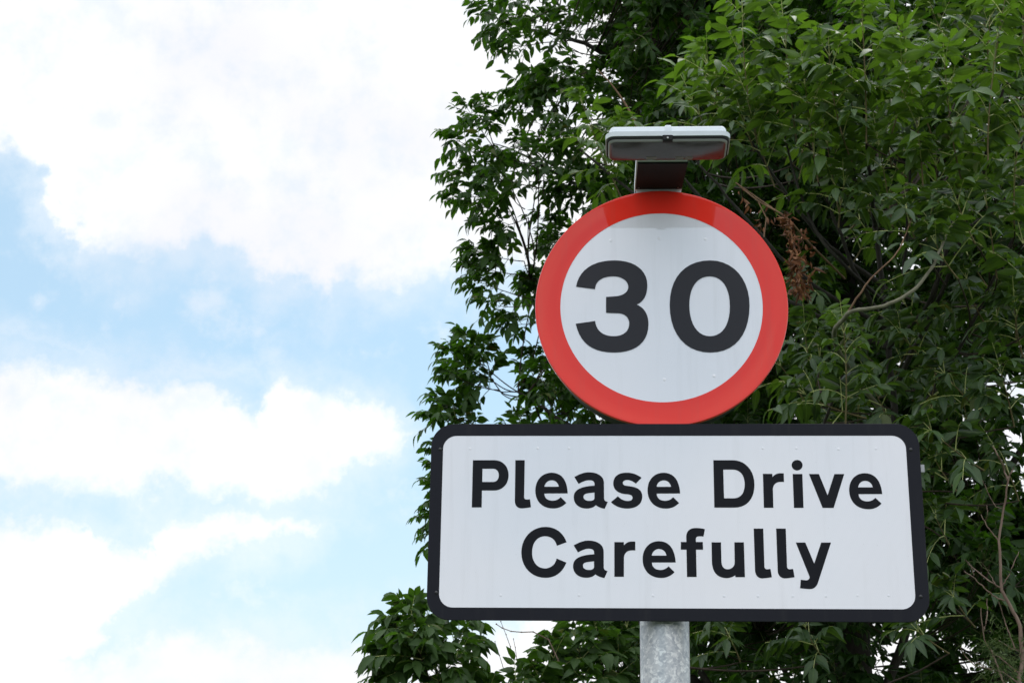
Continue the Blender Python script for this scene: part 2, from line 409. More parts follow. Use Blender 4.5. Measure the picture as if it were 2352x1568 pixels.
CLOUD_A, CLOUD_B = (7.7, 7.75, 8.1), (8.9, 8.9, 8.9)
VEIL0, VEILC, SKYK = 0.44, (6.2, 7.6, 8.6), (0.98, 1.28, 1.22)
SUN_E = 1.4
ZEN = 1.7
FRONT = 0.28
EXPO = 0.32
GLYPHS = '''{"g":{"P":[[[-550.6,-477.2],[-488.2,-477.1],[-481.3,-477.7],[-474.9,-479.2],[-468.9,-481.8],[-463.4,-485.3],[-458.6,-489.6],[-454.5,-494.7],[-451.2,-500.5],[-448.7,-507.0],[-447.0,-514.1],[-446.4,-521.8],[-446.9,-529.8],[-448.4,-537.2],[-450.8,-543.9],[-454.2,-549.9],[-458.3,-555.1],[-463.2,-559.4],[-468.7,-562.9],[-474.7,-565.5],[-481.2,-567.1],[-488.0,-567.6],[-522.6,-567.6],[-522.5,-617.5],[-550.8,-617.6]],[[-522.2,-502.9],[-491.9,-502.8],[-488.7,-503.1],[-485.9,-503.8],[-483.4,-504.9],[-481.1,-506.5],[-479.2,-508.4],[-477.7,-510.7],[-476.4,-513.2],[-475.5,-516.1],[-475.0,-519.2],[-474.7,-522.5],[-474.9,-525.8],[-475.3,-528.9],[-476.2,-531.7],[-477.4,-534.3],[-479.0,-536.6],[-480.9,-538.5],[-483.2,-540.0],[-486.0,-541.2],[-489.1,-541.9],[-492.6,-542.1],[-522.3,-542.1]]],"l":[[[-427.5,-477.1],[-400.5,-477.1],[-400.9,-586.8],[-400.8,-588.2],[-400.5,-589.5],[-400.0,-590.6],[-399.4,-591.6],[-398.7,-592.4],[-397.7,-593.0],[-396.7,-593.5],[-395.4,-593.8],[-394.0,-594.0],[-392.4,-594.0],[-384.1,-593.2],[-381.1,-616.8],[-383.8,-617.2],[-386.6,-617.7],[-389.3,-618.1],[-392.1,-618.6],[-394.8,-619.0],[-397.5,-619.4],[-400.2,-619.7],[-402.8,-619.9],[-405.4,-620.1],[-407.8,-620.2],[-411.4,-619.9],[-414.6,-619.2],[-417.5,-617.9],[-420.0,-616.2],[-422.2,-614.1],[-424.1,-611.5],[-425.5,-608.6],[-426.6,-605.2],[-427.3,-601.5],[-427.5,-597.4]]],"e":[[[-276.0,-575.8],[-276.8,-564.9],[-278.5,-554.9],[-281.0,-545.9],[-284.3,-537.9],[-288.5,-530.9],[-293.5,-525.1],[-299.5,-520.5],[-306.3,-517.2],[-314.0,-515.1],[-322.6,-514.4],[-330.5,-515.1],[-338.0,-517.0],[-344.8,-520.1],[-350.9,-524.3],[-356.2,-529.4],[-360.7,-535.6],[-364.3,-542.5],[-366.9,-550.3],[-368.5,-558.7],[-369.0,-567.7],[-368.4,-576.8],[-366.6,-585.2],[-363.7,-592.8],[-359.9,-599.7],[-355.0,-605.7],[-349.3,-610.8],[-342.6,-614.8],[-335.1,-617.8],[-326.8,-619.7],[-317.8,-620.3],[-313.0,-620.1],[-308.5,-619.6],[-304.2,-618.7],[-300.1,-617.4],[-296.2,-615.9],[-292.5,-614.0],[-289.0,-611.8],[-285.7,-609.3],[-282.6,-606.6],[-279.7,-603.6],[-296.1,-586.7],[-298.2,-588.9],[-300.4,-590.8],[-302.6,-592.4],[-304.9,-593.8],[-307.2,-594.9],[-309.6,-595.8],[-312.0,-596.5],[-314.4,-596.9],[-316.8,-597.2],[-319.3,-597.3],[-323.3,-597.1],[-327.0,-596.4],[-330.4,-595.4],[-333.4,-593.9],[-336.1,-592.0],[-338.4,-589.7],[-340.3,-587.0],[-341.7,-583.8],[-342.6,-580.2],[-343.0,-576.2]],[[-343.1,-556.1],[-342.2,-552.6],[-341.0,-549.4],[-339.4,-546.5],[-337.6,-544.1],[-335.4,-542.0],[-333.1,-540.2],[-330.5,-538.9],[-327.7,-537.9],[-324.8,-537.3],[-321.7,-537.1],[-318.7,-537.4],[-315.8,-538.0],[-313.2,-539.1],[-310.7,-540.6],[-308.4,-542.5],[-306.4,-544.7],[-304.8,-547.1],[-303.4,-549.9],[-302.4,-552.9],[-301.8,-556.1]]],"a":[[[-257.0,-527.3],[-253.2,-525.0],[-249.3,-522.8],[-245.3,-520.8],[-241.2,-518.9],[-237.0,-517.3],[-232.7,-515.8],[-228.4,-514.7],[-224.0,-513.8],[-219.5,-513.3],[-215.0,-513.1],[-208.2,-513.4],[-201.6,-514.4],[-195.5,-515.9],[-189.8,-518.2],[-184.8,-521.0],[-180.4,-524.6],[-176.9,-528.7],[-174.2,-533.5],[-172.6,-538.9],[-172.0,-544.9],[-171.9,-588.6],[-171.8,-591.0],[-171.5,-593.0],[-170.9,-594.7],[-170.1,-596.1],[-169.2,-597.3],[-168.0,-598.3],[-166.6,-599.1],[-165.0,-599.7],[-163.3,-600.3],[-161.3,-600.9],[-170.2,-620.9],[-173.0,-620.5],[-175.8,-619.9],[-178.4,-619.2],[-181.0,-618.4],[-183.6,-617.5],[-186.0,-616.4],[-188.4,-615.2],[-190.8,-613.8],[-193.1,-612.2],[-195.4,-610.4],[-197.7,-612.6],[-200.1,-614.4],[-202.6,-616.0],[-205.2,-617.3],[-207.9,-618.3],[-210.6,-619.1],[-213.4,-619.7],[-216.2,-620.1],[-219.1,-620.4],[-221.9,-620.4],[-228.2,-620.0],[-234.1,-618.9],[-239.5,-617.0],[-244.3,-614.5],[-248.5,-611.3],[-252.0,-607.5],[-254.9,-603.2],[-257.0,-598.4],[-258.3,-593.1],[-258.7,-587.4],[-258.2,-581.0],[-256.5,-575.3],[-253.5,-570.4],[-249.4,-566.1],[-244.1,-562.5],[-237.5,-559.4],[-229.7,-556.9],[-220.7,-555.0],[-210.3,-553.5],[-198.7,-552.5],[-199.3,-546.4],[-199.7,-544.4],[-200.3,-542.7],[-201.2,-541.2],[-202.3,-539.9],[-203.7,-538.9],[-205.3,-538.1],[-207.1,-537.5],[-209.1,-537.1],[-211.3,-536.8],[-213.7,-536.8],[-216.9,-536.9],[-220.1,-537.3],[-223.2,-537.9],[-226.3,-538.8],[-229.4,-539.9],[-232.4,-541.1],[-235.5,-542.5],[-238.6,-544.1],[-241.7,-545.8],[-244.9,-547.6]],[[-199.4,-572.9],[-199.4,-588.7],[-199.6,-590.5],[-200.0,-592.1],[-200.7,-593.4],[-201.7,-594.6],[-203.0,-595.6],[-204.6,-596.4],[-206.4,-597.0],[-208.6,-597.5],[-211.0,-597.7],[-213.7,-597.8],[-216.9,-597.7],[-219.7,-597.3],[-222.2,-596.6],[-224.4,-595.6],[-226.3,-594.4],[-227.9,-593.0],[-229.2,-591.4],[-230.0,-589.5],[-230.6,-587.4],[-230.8,-585.2],[-230.3,-582.4],[-229.0,-580.1],[-227.0,-578.4],[-224.2,-577.0],[-221.0,-576.0],[-217.2,-575.2],[-213.1,-574.6],[-208.7,-574.1],[-204.1,-573.6]]],"s":[[[-64.0,-529.3],[-80.6,-546.6],[-82.8,-544.8],[-85.1,-543.2],[-87.4,-541.7],[-89.8,-540.3],[-92.2,-539.0],[-94.6,-538.0],[-97.0,-537.1],[-99.5,-536.5],[-101.9,-536.1],[-104.4,-536.0],[-106.7,-536.1],[-108.9,-536.4],[-110.9,-536.8],[-112.7,-537.5],[-114.3,-538.3],[-115.6,-539.3],[-116.6,-540.5],[-117.4,-541.8],[-117.9,-543.3],[-118.1,-544.9],[-117.8,-547.0],[-117.2,-548.7],[-116.0,-550.0],[-114.5,-551.1],[-112.7,-551.9],[-110.5,-552.5],[-108.0,-552.9],[-105.2,-553.3],[-102.2,-553.7],[-99.0,-554.1],[-93.1,-555.0],[-87.4,-556.4],[-82.1,-558.1],[-77.3,-560.2],[-73.1,-562.8],[-69.4,-565.9],[-66.5,-569.6],[-64.3,-573.9],[-63.0,-578.7],[-62.6,-584.3],[-63.2,-591.1],[-64.7,-597.2],[-67.3,-602.6],[-70.7,-607.2],[-74.9,-611.2],[-79.9,-614.4],[-85.6,-617.0],[-91.9,-618.8],[-98.9,-619.9],[-106.4,-620.2],[-111.6,-620.1],[-116.8,-619.5],[-121.8,-618.5],[-126.7,-617.2],[-131.4,-615.5],[-136.0,-613.5],[-140.4,-611.0],[-144.6,-608.2],[-148.5,-605.1],[-152.2,-601.5],[-132.4,-584.1],[-129.8,-586.8],[-127.1,-589.1],[-124.4,-591.2],[-121.7,-593.0],[-118.8,-594.5],[-115.9,-595.7],[-112.9,-596.6],[-109.8,-597.3],[-106.7,-597.7],[-103.5,-597.8],[-101.1,-597.7],[-99.0,-597.4],[-97.1,-596.9],[-95.4,-596.2],[-94.0,-595.3],[-92.8,-594.2],[-91.9,-593.0],[-91.2,-591.7],[-90.8,-590.2],[-90.6,-588.5],[-90.9,-586.0],[-91.7,-584.0],[-93.0,-582.4],[-94.7,-581.1],[-96.8,-580.1],[-99.1,-579.4],[-101.7,-578.8],[-104.4,-578.4],[-107.3,-578.1],[-110.1,-577.9],[-116.1,-577.1],[-121.6,-575.7],[-126.8,-573.9],[-131.4,-571.6],[-135.4,-568.8],[-138.9,-565.4],[-141.7,-561.5],[-143.7,-557.0],[-145.0,-552.0],[-145.4,-546.3],[-144.9,-540.3],[-143.6,-534.8],[-141.4,-530.0],[-138.5,-525.8],[-134.8,-522.3],[-130.5,-519.4],[-125.5,-517.1],[-119.8,-515.5],[-113.6,-514.5],[-106.9,-514.2],[-101.7,-514.3],[-96.7,-514.8],[-92.0,-515.7],[-87.5,-516.8],[-83.1,-518.3],[-79.0,-520.0],[-75.0,-522.0],[-71.2,-524.2],[-67.5,-526.6]]],"D":[[[142.2,-477.0],[197.6,-477.0],[207.9,-477.8],[217.6,-480.4],[226.5,-484.5],[234.4,-490.2],[241.4,-497.2],[247.3,-505.5],[252.0,-515.1],[255.3,-525.8],[257.3,-537.5],[257.6,-550.2],[256.6,-562.0],[254.4,-572.8],[251.1,-582.6],[246.6,-591.3],[241.1,-598.8],[234.5,-605.2],[227.0,-610.2],[218.6,-613.9],[209.3,-616.2],[199.1,-617.0],[141.7,-617.1]],[[169.9,-505.1],[196.8,-505.0],[203.0,-505.5],[208.7,-507.0],[213.7,-509.4],[218.0,-512.7],[221.8,-516.9],[224.8,-521.8],[227.1,-527.5],[228.7,-534.0],[229.6,-541.1],[229.8,-548.8],[229.2,-556.1],[228.0,-562.8],[226.2,-568.8],[223.8,-574.1],[220.8,-578.7],[217.2,-582.5],[213.0,-585.5],[208.3,-587.7],[203.0,-589.1],[197.2,-589.6],[170.1,-589.6]]],"r":[[[282.7,-517.4],[309.7,-517.4],[309.6,-526.9],[311.6,-524.7],[313.6,-522.7],[315.7,-521.0],[318.0,-519.6],[320.2,-518.3],[322.6,-517.3],[325.0,-516.6],[327.4,-516.0],[329.8,-515.7],[332.3,-515.6],[342.0,-515.9],[341.9,-541.4],[331.3,-541.4],[327.4,-541.8],[323.9,-542.6],[320.7,-543.9],[317.9,-545.6],[315.5,-547.7],[313.5,-550.3],[311.9,-553.2],[310.7,-556.5],[309.9,-560.1],[309.6,-564.2],[309.0,-617.3],[282.1,-617.4]]],"i":[[[367.4,-518.0],[394.9,-517.9],[394.3,-617.5],[367.2,-617.5]],[[381.7,-476.2],[384.2,-476.4],[386.5,-477.0],[388.7,-477.9],[390.7,-479.2],[392.5,-480.7],[394.0,-482.6],[395.2,-484.6],[396.0,-486.8],[396.5,-489.2],[396.6,-491.8],[396.3,-494.3],[395.6,-496.7],[394.6,-499.0],[393.2,-501.0],[391.6,-502.8],[389.7,-504.4],[387.6,-505.6],[385.4,-506.6],[383.0,-507.1],[380.4,-507.4],[377.9,-507.2],[375.6,-506.6],[373.4,-505.6],[371.4,-504.4],[369.6,-502.8],[368.1,-501.0],[366.9,-499.0],[366.1,-496.7],[365.6,-494.3],[365.4,-491.8],[365.7,-489.3],[366.4,-486.9],[367.5,-484.6],[368.8,-482.6],[370.5,-480.8],[372.4,-479.2],[374.4,-477.9],[376.7,-477.0],[379.1,-476.4]]],"v":[[[413.7,-517.9],[441.9,-517.9],[463.7,-580.5],[485.8,-517.9],[513.8,-517.9],[479.2,-617.4],[448.0,-617.4]]],"C":[[[-278.7,-718.7],[-306.3,-729.4],[-307.6,-724.6],[-309.4,-720.1],[-311.7,-716.1],[-314.5,-712.4],[-317.8,-709.2],[-321.5,-706.5],[-325.6,-704.4],[-330.1,-702.8],[-334.9,-701.8],[-340.1,-701.5],[-346.4,-702.1],[-352.2,-703.7],[-357.6,-706.3],[-362.4,-709.9],[-366.6,-714.4],[-370.1,-719.7],[-372.9,-725.9],[-374.9,-732.9],[-376.2,-740.6],[-376.5,-748.9],[-376.0,-756.9],[-374.6,-764.3],[-372.5,-770.9],[-369.5,-776.9],[-365.9,-782.1],[-361.7,-786.4],[-356.9,-789.9],[-351.5,-792.4],[-345.7,-794.0],[-339.4,-794.5],[-334.6,-794.1],[-330.1,-793.1],[-325.8,-791.5],[-321.8,-789.4],[-318.2,-786.6],[-314.9,-783.4],[-312.1,-779.7],[-309.9,-775.5],[-308.1,-770.9],[-306.9,-765.9],[-279.1,-777.3],[-282.5,-785.6],[-286.6,-793.0],[-291.3,-799.7],[-296.5,-805.4],[-302.3,-810.3],[-308.5,-814.3],[-315.2,-817.4],[-322.4,-819.7],[-329.9,-821.1],[-337.8,-821.5],[-349.2,-820.7],[-359.9,-818.2],[-369.9,-814.0],[-378.9,-808.4],[-386.8,-801.4],[-393.6,-793.1],[-399.2,-783.6],[-403.3,-773.0],[-406.0,-761.4],[-407.0,-749.0],[-406.3,-736.5],[-403.9,-724.8],[-400.0,-714.0],[-394.6,-704.3],[-388.0,-695.6],[-380.1,-688.3],[-371.1,-682.4],[-361.2,-678.0],[-350.4,-675.2],[-338.9,-674.3],[-330.6,-674.8],[-322.7,-676.2],[-315.2,-678.5],[-308.3,-681.8],[-301.8,-685.9],[-296.0,-690.9],[-290.7,-696.7],[-286.0,-703.3],[-282.1,-710.6]]],"f":[[[44.8,-717.2],[60.4,-717.1],[60.4,-702.2],[60.8,-697.5],[61.8,-693.2],[63.3,-689.4],[65.4,-686.0],[67.9,-683.2],[71.0,-680.8],[74.5,-679.0],[78.4,-677.7],[82.7,-676.8],[87.3,-676.6],[90.2,-676.6],[92.9,-676.7],[95.6,-676.8],[98.3,-677.0],[101.0,-677.3],[103.6,-677.7],[106.2,-678.1],[108.7,-678.7],[111.2,-679.3],[113.7,-680.0],[109.2,-701.4],[107.7,-701.2],[106.4,-701.1],[105.0,-700.9],[103.7,-700.8],[102.4,-700.7],[101.2,-700.7],[99.9,-700.7],[98.7,-700.7],[97.5,-700.7],[96.3,-700.8],[94.4,-701.0],[92.8,-701.4],[91.4,-701.9],[90.2,-702.7],[89.3,-703.7],[88.6,-704.7],[88.0,-706.0],[87.6,-707.4],[87.4,-708.9],[87.3,-710.5],[87.2,-717.1],[106.9,-717.0],[107.3,-739.3],[87.4,-739.4],[87.4,-817.6],[60.4,-817.7],[60.3,-739.5],[44.4,-739.5]]],"u":[[[131.5,-717.9],[158.1,-717.9],[158.0,-772.1],[158.2,-776.4],[158.7,-780.3],[159.6,-783.7],[160.7,-786.8],[162.2,-789.3],[164.0,-791.4],[166.2,-793.1],[168.6,-794.3],[171.4,-795.0],[174.4,-795.3],[177.9,-795.0],[181.2,-794.3],[184.1,-793.1],[186.8,-791.5],[189.2,-789.6],[191.2,-787.2],[192.8,-784.6],[194.0,-781.6],[194.7,-778.3],[195.0,-774.7],[195.8,-717.8],[222.5,-717.7],[222.6,-817.7],[195.7,-817.8],[195.6,-812.2],[193.4,-813.8],[191.2,-815.2],[188.9,-816.4],[186.6,-817.5],[184.2,-818.4],[181.7,-819.2],[179.1,-819.8],[176.5,-820.2],[173.8,-820.5],[171.1,-820.6],[163.5,-820.1],[156.7,-818.5],[150.7,-815.9],[145.5,-812.3],[141.2,-807.9],[137.6,-802.5],[134.8,-796.4],[132.8,-789.5],[131.6,-781.8],[131.1,-773.5]]],"y":[[[368.4,-718.0],[395.2,-717.9],[417.5,-778.4],[439.6,-717.8],[467.1,-717.8],[424.8,-835.1],[423.4,-837.9],[421.8,-840.4],[420.0,-842.7],[418.1,-844.8],[416.0,-846.6],[413.8,-848.1],[411.4,-849.3],[408.9,-850.1],[406.3,-850.7],[403.6,-850.9],[400.8,-850.9],[398.0,-850.8],[395.2,-850.6],[392.4,-850.4],[389.6,-850.1],[386.8,-849.8],[383.9,-849.5],[381.0,-849.2],[378.1,-848.9],[375.2,-848.6],[378.1,-824.5],[392.7,-826.0],[394.6,-825.9],[396.4,-825.5],[398.0,-824.8],[399.5,-823.9],[400.7,-822.7],[401.7,-821.4],[402.4,-820.0],[402.8,-818.4],[402.9,-816.7],[402.7,-814.9]]],"3":[[[-253.3,62.6],[-196.8,54.5],[-195.8,62.0],[-193.8,68.8],[-190.6,74.9],[-186.4,80.2],[-181.2,84.8],[-175.1,88.6],[-168.0,91.6],[-160.1,93.7],[-151.3,95.0],[-141.8,95.4],[-134.4,94.9],[-127.4,93.6],[-120.9,91.6],[-115.1,88.8],[-110.0,85.4],[-105.7,81.5],[-102.2,77.2],[-99.6,72.4],[-98.0,67.2],[-97.5,61.9],[-98.0,56.6],[-99.4,51.9],[-101.6,47.8],[-104.5,44.1],[-108.0,41.0],[-112.1,38.3],[-116.5,36.1],[-121.2,34.3],[-126.2,32.9],[-131.2,32.0],[-163.8,29.5],[-164.0,-21.2],[-126.7,-22.7],[-121.1,-23.4],[-116.0,-24.8],[-111.4,-26.9],[-107.3,-29.5],[-103.8,-32.6],[-100.9,-36.3],[-98.5,-40.4],[-96.9,-44.9],[-95.8,-49.9],[-95.5,-55.1],[-96.2,-62.5],[-97.9,-69.2],[-100.6,-75.1],[-104.2,-80.3],[-108.7,-84.7],[-114.0,-88.3],[-120.0,-91.2],[-126.7,-93.2],[-133.9,-94.5],[-141.6,-94.8],[-150.7,-94.3],[-159.1,-92.8],[-166.7,-90.3],[-173.6,-86.9],[-179.6,-82.4],[-184.9,-77.1],[-189.2,-70.8],[-192.6,-63.6],[-195.1,-55.5],[-196.5,-46.5],[-254.1,-55.3],[-249.4,-72.7],[-243.4,-88.2],[-236.0,-101.9],[-227.2,-113.6],[-216.9,-123.6],[-204.9,-131.6],[-191.3,-137.9],[-175.9,-142.4],[-158.7,-145.1],[-139.5,-146.0],[-120.9,-145.1],[-104.2,-142.1],[-89.3,-137.3],[-76.2,-130.7],[-65.0,-122.3],[-55.8,-112.3],[-48.5,-100.8],[-43.2,-87.9],[-39.9,-73.5],[-38.6,-57.9],[-38.9,-48.9],[-39.8,-40.6],[-41.4,-32.8],[-43.7,-25.6],[-46.7,-19.0],[-50.4,-13.1],[-54.8,-7.7],[-60.0,-2.9],[-65.9,1.3],[-72.5,4.9],[-66.5,8.1],[-61.1,12.1],[-56.4,16.6],[-52.2,21.9],[-48.7,27.7],[-45.9,34.3],[-43.6,41.4],[-42.0,49.2],[-41.0,57.7],[-40.6,66.8],[-41.5,80.5],[-44.6,93.2],[-49.8,104.9],[-56.9,115.3],[-66.1,124.5],[-77.0,132.3],[-89.8,138.5],[-104.2,143.1],[-120.3,146.0],[-137.9,147.1],[-157.0,146.2],[-174.5,143.5],[-190.5,138.9],[-204.9,132.6],[-217.5,124.7],[-228.4,115.1],[-237.5,104.0],[-244.7,91.6],[-250.0,77.7]]],"0":[[[147.6,145.5],[168.0,143.6],[186.7,138.2],[203.7,129.6],[218.8,118.1],[231.8,103.9],[242.6,87.1],[251.0,68.2],[257.0,47.2],[260.4,24.5],[261.0,0.3],[259.0,-25.8],[254.5,-49.8],[247.8,-71.4],[238.8,-90.6],[227.7,-107.3],[214.5,-121.2],[199.2,-132.2],[182.0,-140.3],[162.9,-145.2],[141.9,-146.8],[120.9,-145.1],[101.7,-140.0],[84.3,-131.8],[68.9,-120.6],[55.7,-106.4],[44.6,-89.4],[35.9,-69.8],[29.6,-47.6],[25.9,-23.0],[25.0,3.9],[26.8,29.4],[31.2,52.6],[38.2,73.6],[47.6,92.1],[59.3,108.0],[73.2,121.3],[89.1,131.8],[106.9,139.4],[126.4,144.0]],[[145.2,93.9],[156.0,92.8],[165.8,89.6],[174.5,84.4],[182.2,77.3],[188.8,68.3],[194.1,57.5],[198.3,45.0],[201.2,30.8],[202.7,15.2],[202.9,-2.0],[201.8,-19.1],[199.4,-34.6],[195.8,-48.5],[191.1,-60.8],[185.3,-71.3],[178.5,-80.0],[170.7,-86.8],[161.9,-91.8],[152.3,-94.8],[141.9,-95.8],[131.5,-94.7],[121.9,-91.4],[113.2,-86.0],[105.4,-78.6],[98.7,-69.3],[93.0,-58.2],[88.6,-45.2],[85.4,-30.6],[83.6,-14.2],[83.2,3.7],[84.2,19.5],[86.4,34.0],[89.9,47.3],[94.6,59.1],[100.5,69.3],[107.4,78.0],[115.4,84.8],[124.4,89.9],[134.3,92.9]]]},"pl":[["P",0,0],["l",0,0],["e",0,0],["a",0,0],["s",0,0],["e",321.5,0.1],["D",0,0],["r",0,0],["i",0,0],["v",0,0],["e",894.3,-0.9],["C",0,0],["a",-1.5,-200.6],["r",-425.9,-200.5],["e",305.3,-200.5],["f",0,0],["u",0,0],["l",678.9,-200.8],["l",742.2,-200.6],["y",0,0]]}'''
# ------------------------------------------------------------------ foliage collector (numpy)
DOWN = np.array([0, 0, -1.0])


def nrm(v):
    return v / np.maximum(np.linalg.norm(v, axis=-1, keepdims=True), 1e-9)


TS = np.array([0, 0.22, 0.48, 0.76, 1.0])
WS = np.array([0.015, 0.175, 0.215, 0.125, 0.004])


class Foliage:
    def __init__(s):
        s.V, s.F, s.A, s.MI, s.nv = [], [], [], [], 0

    def leaflets(s, base, a, n, L, tone, rnd, droop, width=1.0, fold=0.25, mat=0):
        """base, a (axis), n (upper normal): (N,3); L, tone, rnd, droop: (N,)"""
        N = len(base)
        if N == 0: return
        a = nrm(a)
        n = nrm(n - a * np.sum(n * a, -1, keepdims=True))
        w = np.cross(n, a)
        t = TS[None, :, None]
        Lk = L[:, None, None]
        mid = base[:, None] + Lk * (a[:, None] * t) - n[:, None] * Lk * (droop[:, None, None] * t * t)
        hw = Lk * WS[None, :, None] * (width if np.isscalar(width) else width[:, None, None])
        f = fold if np.isscalar(fold) else fold[:, None, None]
        le = mid + w[:, None] * hw + n[:, None] * hw * f
        re = mid - w[:, None] * hw + n[:, None] * hw * f
        V = np.stack([le, mid, re], 2).reshape(N, 15, 3)
        q = []
        for k in range(4):
            i = 3 * k
            q.append((i, i + 1, i + 4, i + 3))
            q.append((i + 1, i + 2, i + 5, i + 4))
        q = np.array(q)[:, ::-1]
        F = (q[None] + (np.arange(N) * 15)[:, None, None] + s.nv).reshape(-1, 4)
        A = np.zeros((N, 15, 4))
        A[..., 0] = tone[:, None]
        A[..., 1] = np.tile([0, 1, 0], 5)[None]
        A[..., 2] = rnd[:, None]
        A[..., 3] = 1
        s.V.append(V.reshape(-1, 3)); s.F.append(F); s.A.append(A.reshape(-1, 4))
        s.MI.append(np.full(len(F), mat, np.int32)); s.nv += N * 15

    def tubes(s, P, rad, mat=1, sides=3, tone=0.5):
        """P (N,K,3) polylines, rad (N,K)"""
        N, K, _ = P.shape
        if N == 0: return
        T = np.empty_like(P)
        T[:, 1:-1] = P[:, 2:] - P[:, :-2]
        T[:, 0] = P[:, 1] - P[:, 0]
        T[:, -1] = P[:, -1] - P[:, -2]
        T = nrm(T)
        ref = np.where(np.abs(T[..., 2:3]) > 0.9, np.array([1.0, 0, 0]), np.array([0, 0, 1.0]))
        x = nrm(np.cross(T, ref))
        y = np.cross(T, x)
        ang = np.arange(sides) * 2 * PI / sides
        V = P[:, :, None] + rad[:, :, None, None] * (x[:, :, None] * np.cos(ang)[None, None, :, None] + y[:, :, None] * np.sin(ang)[None, None, :, None])
        q = []
        for k in range(K - 1):
            for i in range(sides):
                j = (i + 1) % sides
                q.append((k * sides + i, k * sides + j, (k + 1) * sides + j, (k + 1) * sides + i))
        F = (np.array(q)[None] + (np.arange(N) * K * sides)[:, None, None] + s.nv).reshape(-1, 4)
        s.V.append(V.reshape(-1, 3)); s.F.append(F)
        A = np.zeros((N * K * sides, 4)); A[:, 0] = tone; A[:, 3] = 1
        s.A.append(A); s.MI.append(np.full(len(F), mat, np.int32)); s.nv += N * K * sides

    def build(s, name, mats, parent, smooth=True):
        V = np.concatenate(s.V).astype(np.float32); F = np.concatenate(s.F).astype(np.int32)
        A = np.concatenate(s.A).astype(np.float32); MI = np.concatenate(s.MI)
        me = bpy.data.meshes.new(name)
        me.vertices.add(len(V)); me.vertices.foreach_set('co', V.ravel())
        me.loops.add(F.size); me.loops.foreach_set('vertex_index', F.ravel())
        me.polygons.add(len(F))
        me.polygons.foreach_set('loop_start', np.arange(0, F.size, 4, dtype=np.int32))
        me.polygons.foreach_set('loop_total', np.full(len(F), 4, np.int32))
        me.polygons.foreach_set('material_index', MI)
        me.polygons.foreach_set('use_smooth', np.full(len(F), smooth))
        at_ = me.attributes.new('leaf', 'FLOAT_COLOR', 'POINT')
        at_.data.foreach_set('color', A.ravel())
        me.update(calc_edges=True)
        return link(name, me, mats, parent)


def compound(fo, rng, base, d, L, tone, lsize, droop=0.45, wid=1.0, npair=None):
    """pinnate leaves: base, d (N,3); L rachis length (N,), tone (N,), lsize leaflet length (N,)"""
    N = len(base)
    if N == 0: return
    d = nrm(d)
    dr = droop * rng.uniform(0.5, 1.4, N)
    K = 5
    sK = np.linspace(0, 1, K)
    def P(sv): return base + (L * 1.0)[:, None] * (d * sv[:, None] + DOWN * (dr * sv * sv)[:, None] * 0.6)
    pts = np.stack([P(np.full(N, k)) for k in sK], 1)
    rad = np.linspace(0.0029, 0.0015, K)[None] * np.ones((N, 1)) * (L[:, None] / 0.25) ** 0.5
    fo.tubes(pts, rad, mat=1)
    if npair is None: npair = rng.integers(3, 6, N)
    for k in range(6):
        for side in (-1, 1, 0):
            if side == 0:
                if k != 5: continue
                m = np.ones(N, bool)
                sv = np.ones(N)
            else:
                m = (k < npair)
                sv = 0.30 + 0.66 * k / np.maximum(npair - 0.15, 1)
            m = m & (rng.random(N) > 0.04)
            if not m.any(): continue
            p = P(sv)
            T = nrm(d + DOWN * (2 * dr * sv * 0.6)[:, None])
            S = nrm(np.cross(T, np.array([0, 0, 1.0])) + 1e-4)
            Nn = np.cross(S, T)
            th = rng.uniform(0.80, 1.15, N)
            if side == 0: a = T + rng.normal(0, 0.12, (N, 3))
            else: a = T * np.cos(th)[:, None] + S * (side * np.sin(th))[:, None] + rng.normal(0, 0.16, (N, 3))
            a = a + DOWN * rng.uniform(0.05, 0.75, N)[:, None]
            nn = Nn + rng.normal(0, 0.35, (N, 3)) + S * (side * 0.15)
            fac = 0.82 + 0.30 * math.sin(PI * (0.25 + 0.6 * k / 5)) if side else 1.08
            Lf = lsize * fac * rng.uniform(0.82, 1.12, N) * np.where(sv < 0.4, 0.85, 1.0)
            tn = np.clip(tone + rng.normal(0, 0.13, N), 0, 1)
            fo.leaflets(p[m], a[m], nn[m], Lf[m], tn[m], rng.random(N)[m] ** 1.5, rng.uniform(0.05, 0.50, N)[m], wid * rng.uniform(0.85, 1.2, N)[m], 0.34)


def bez(p0, p1, bend, n):
    t = np.linspace(0, 1, n)[:, None]
    c = (p0 + p1) / 2 + bend
    return (1 - t) ** 2 * p0 + 2 * t * (1 - t) * c + t * t * p1


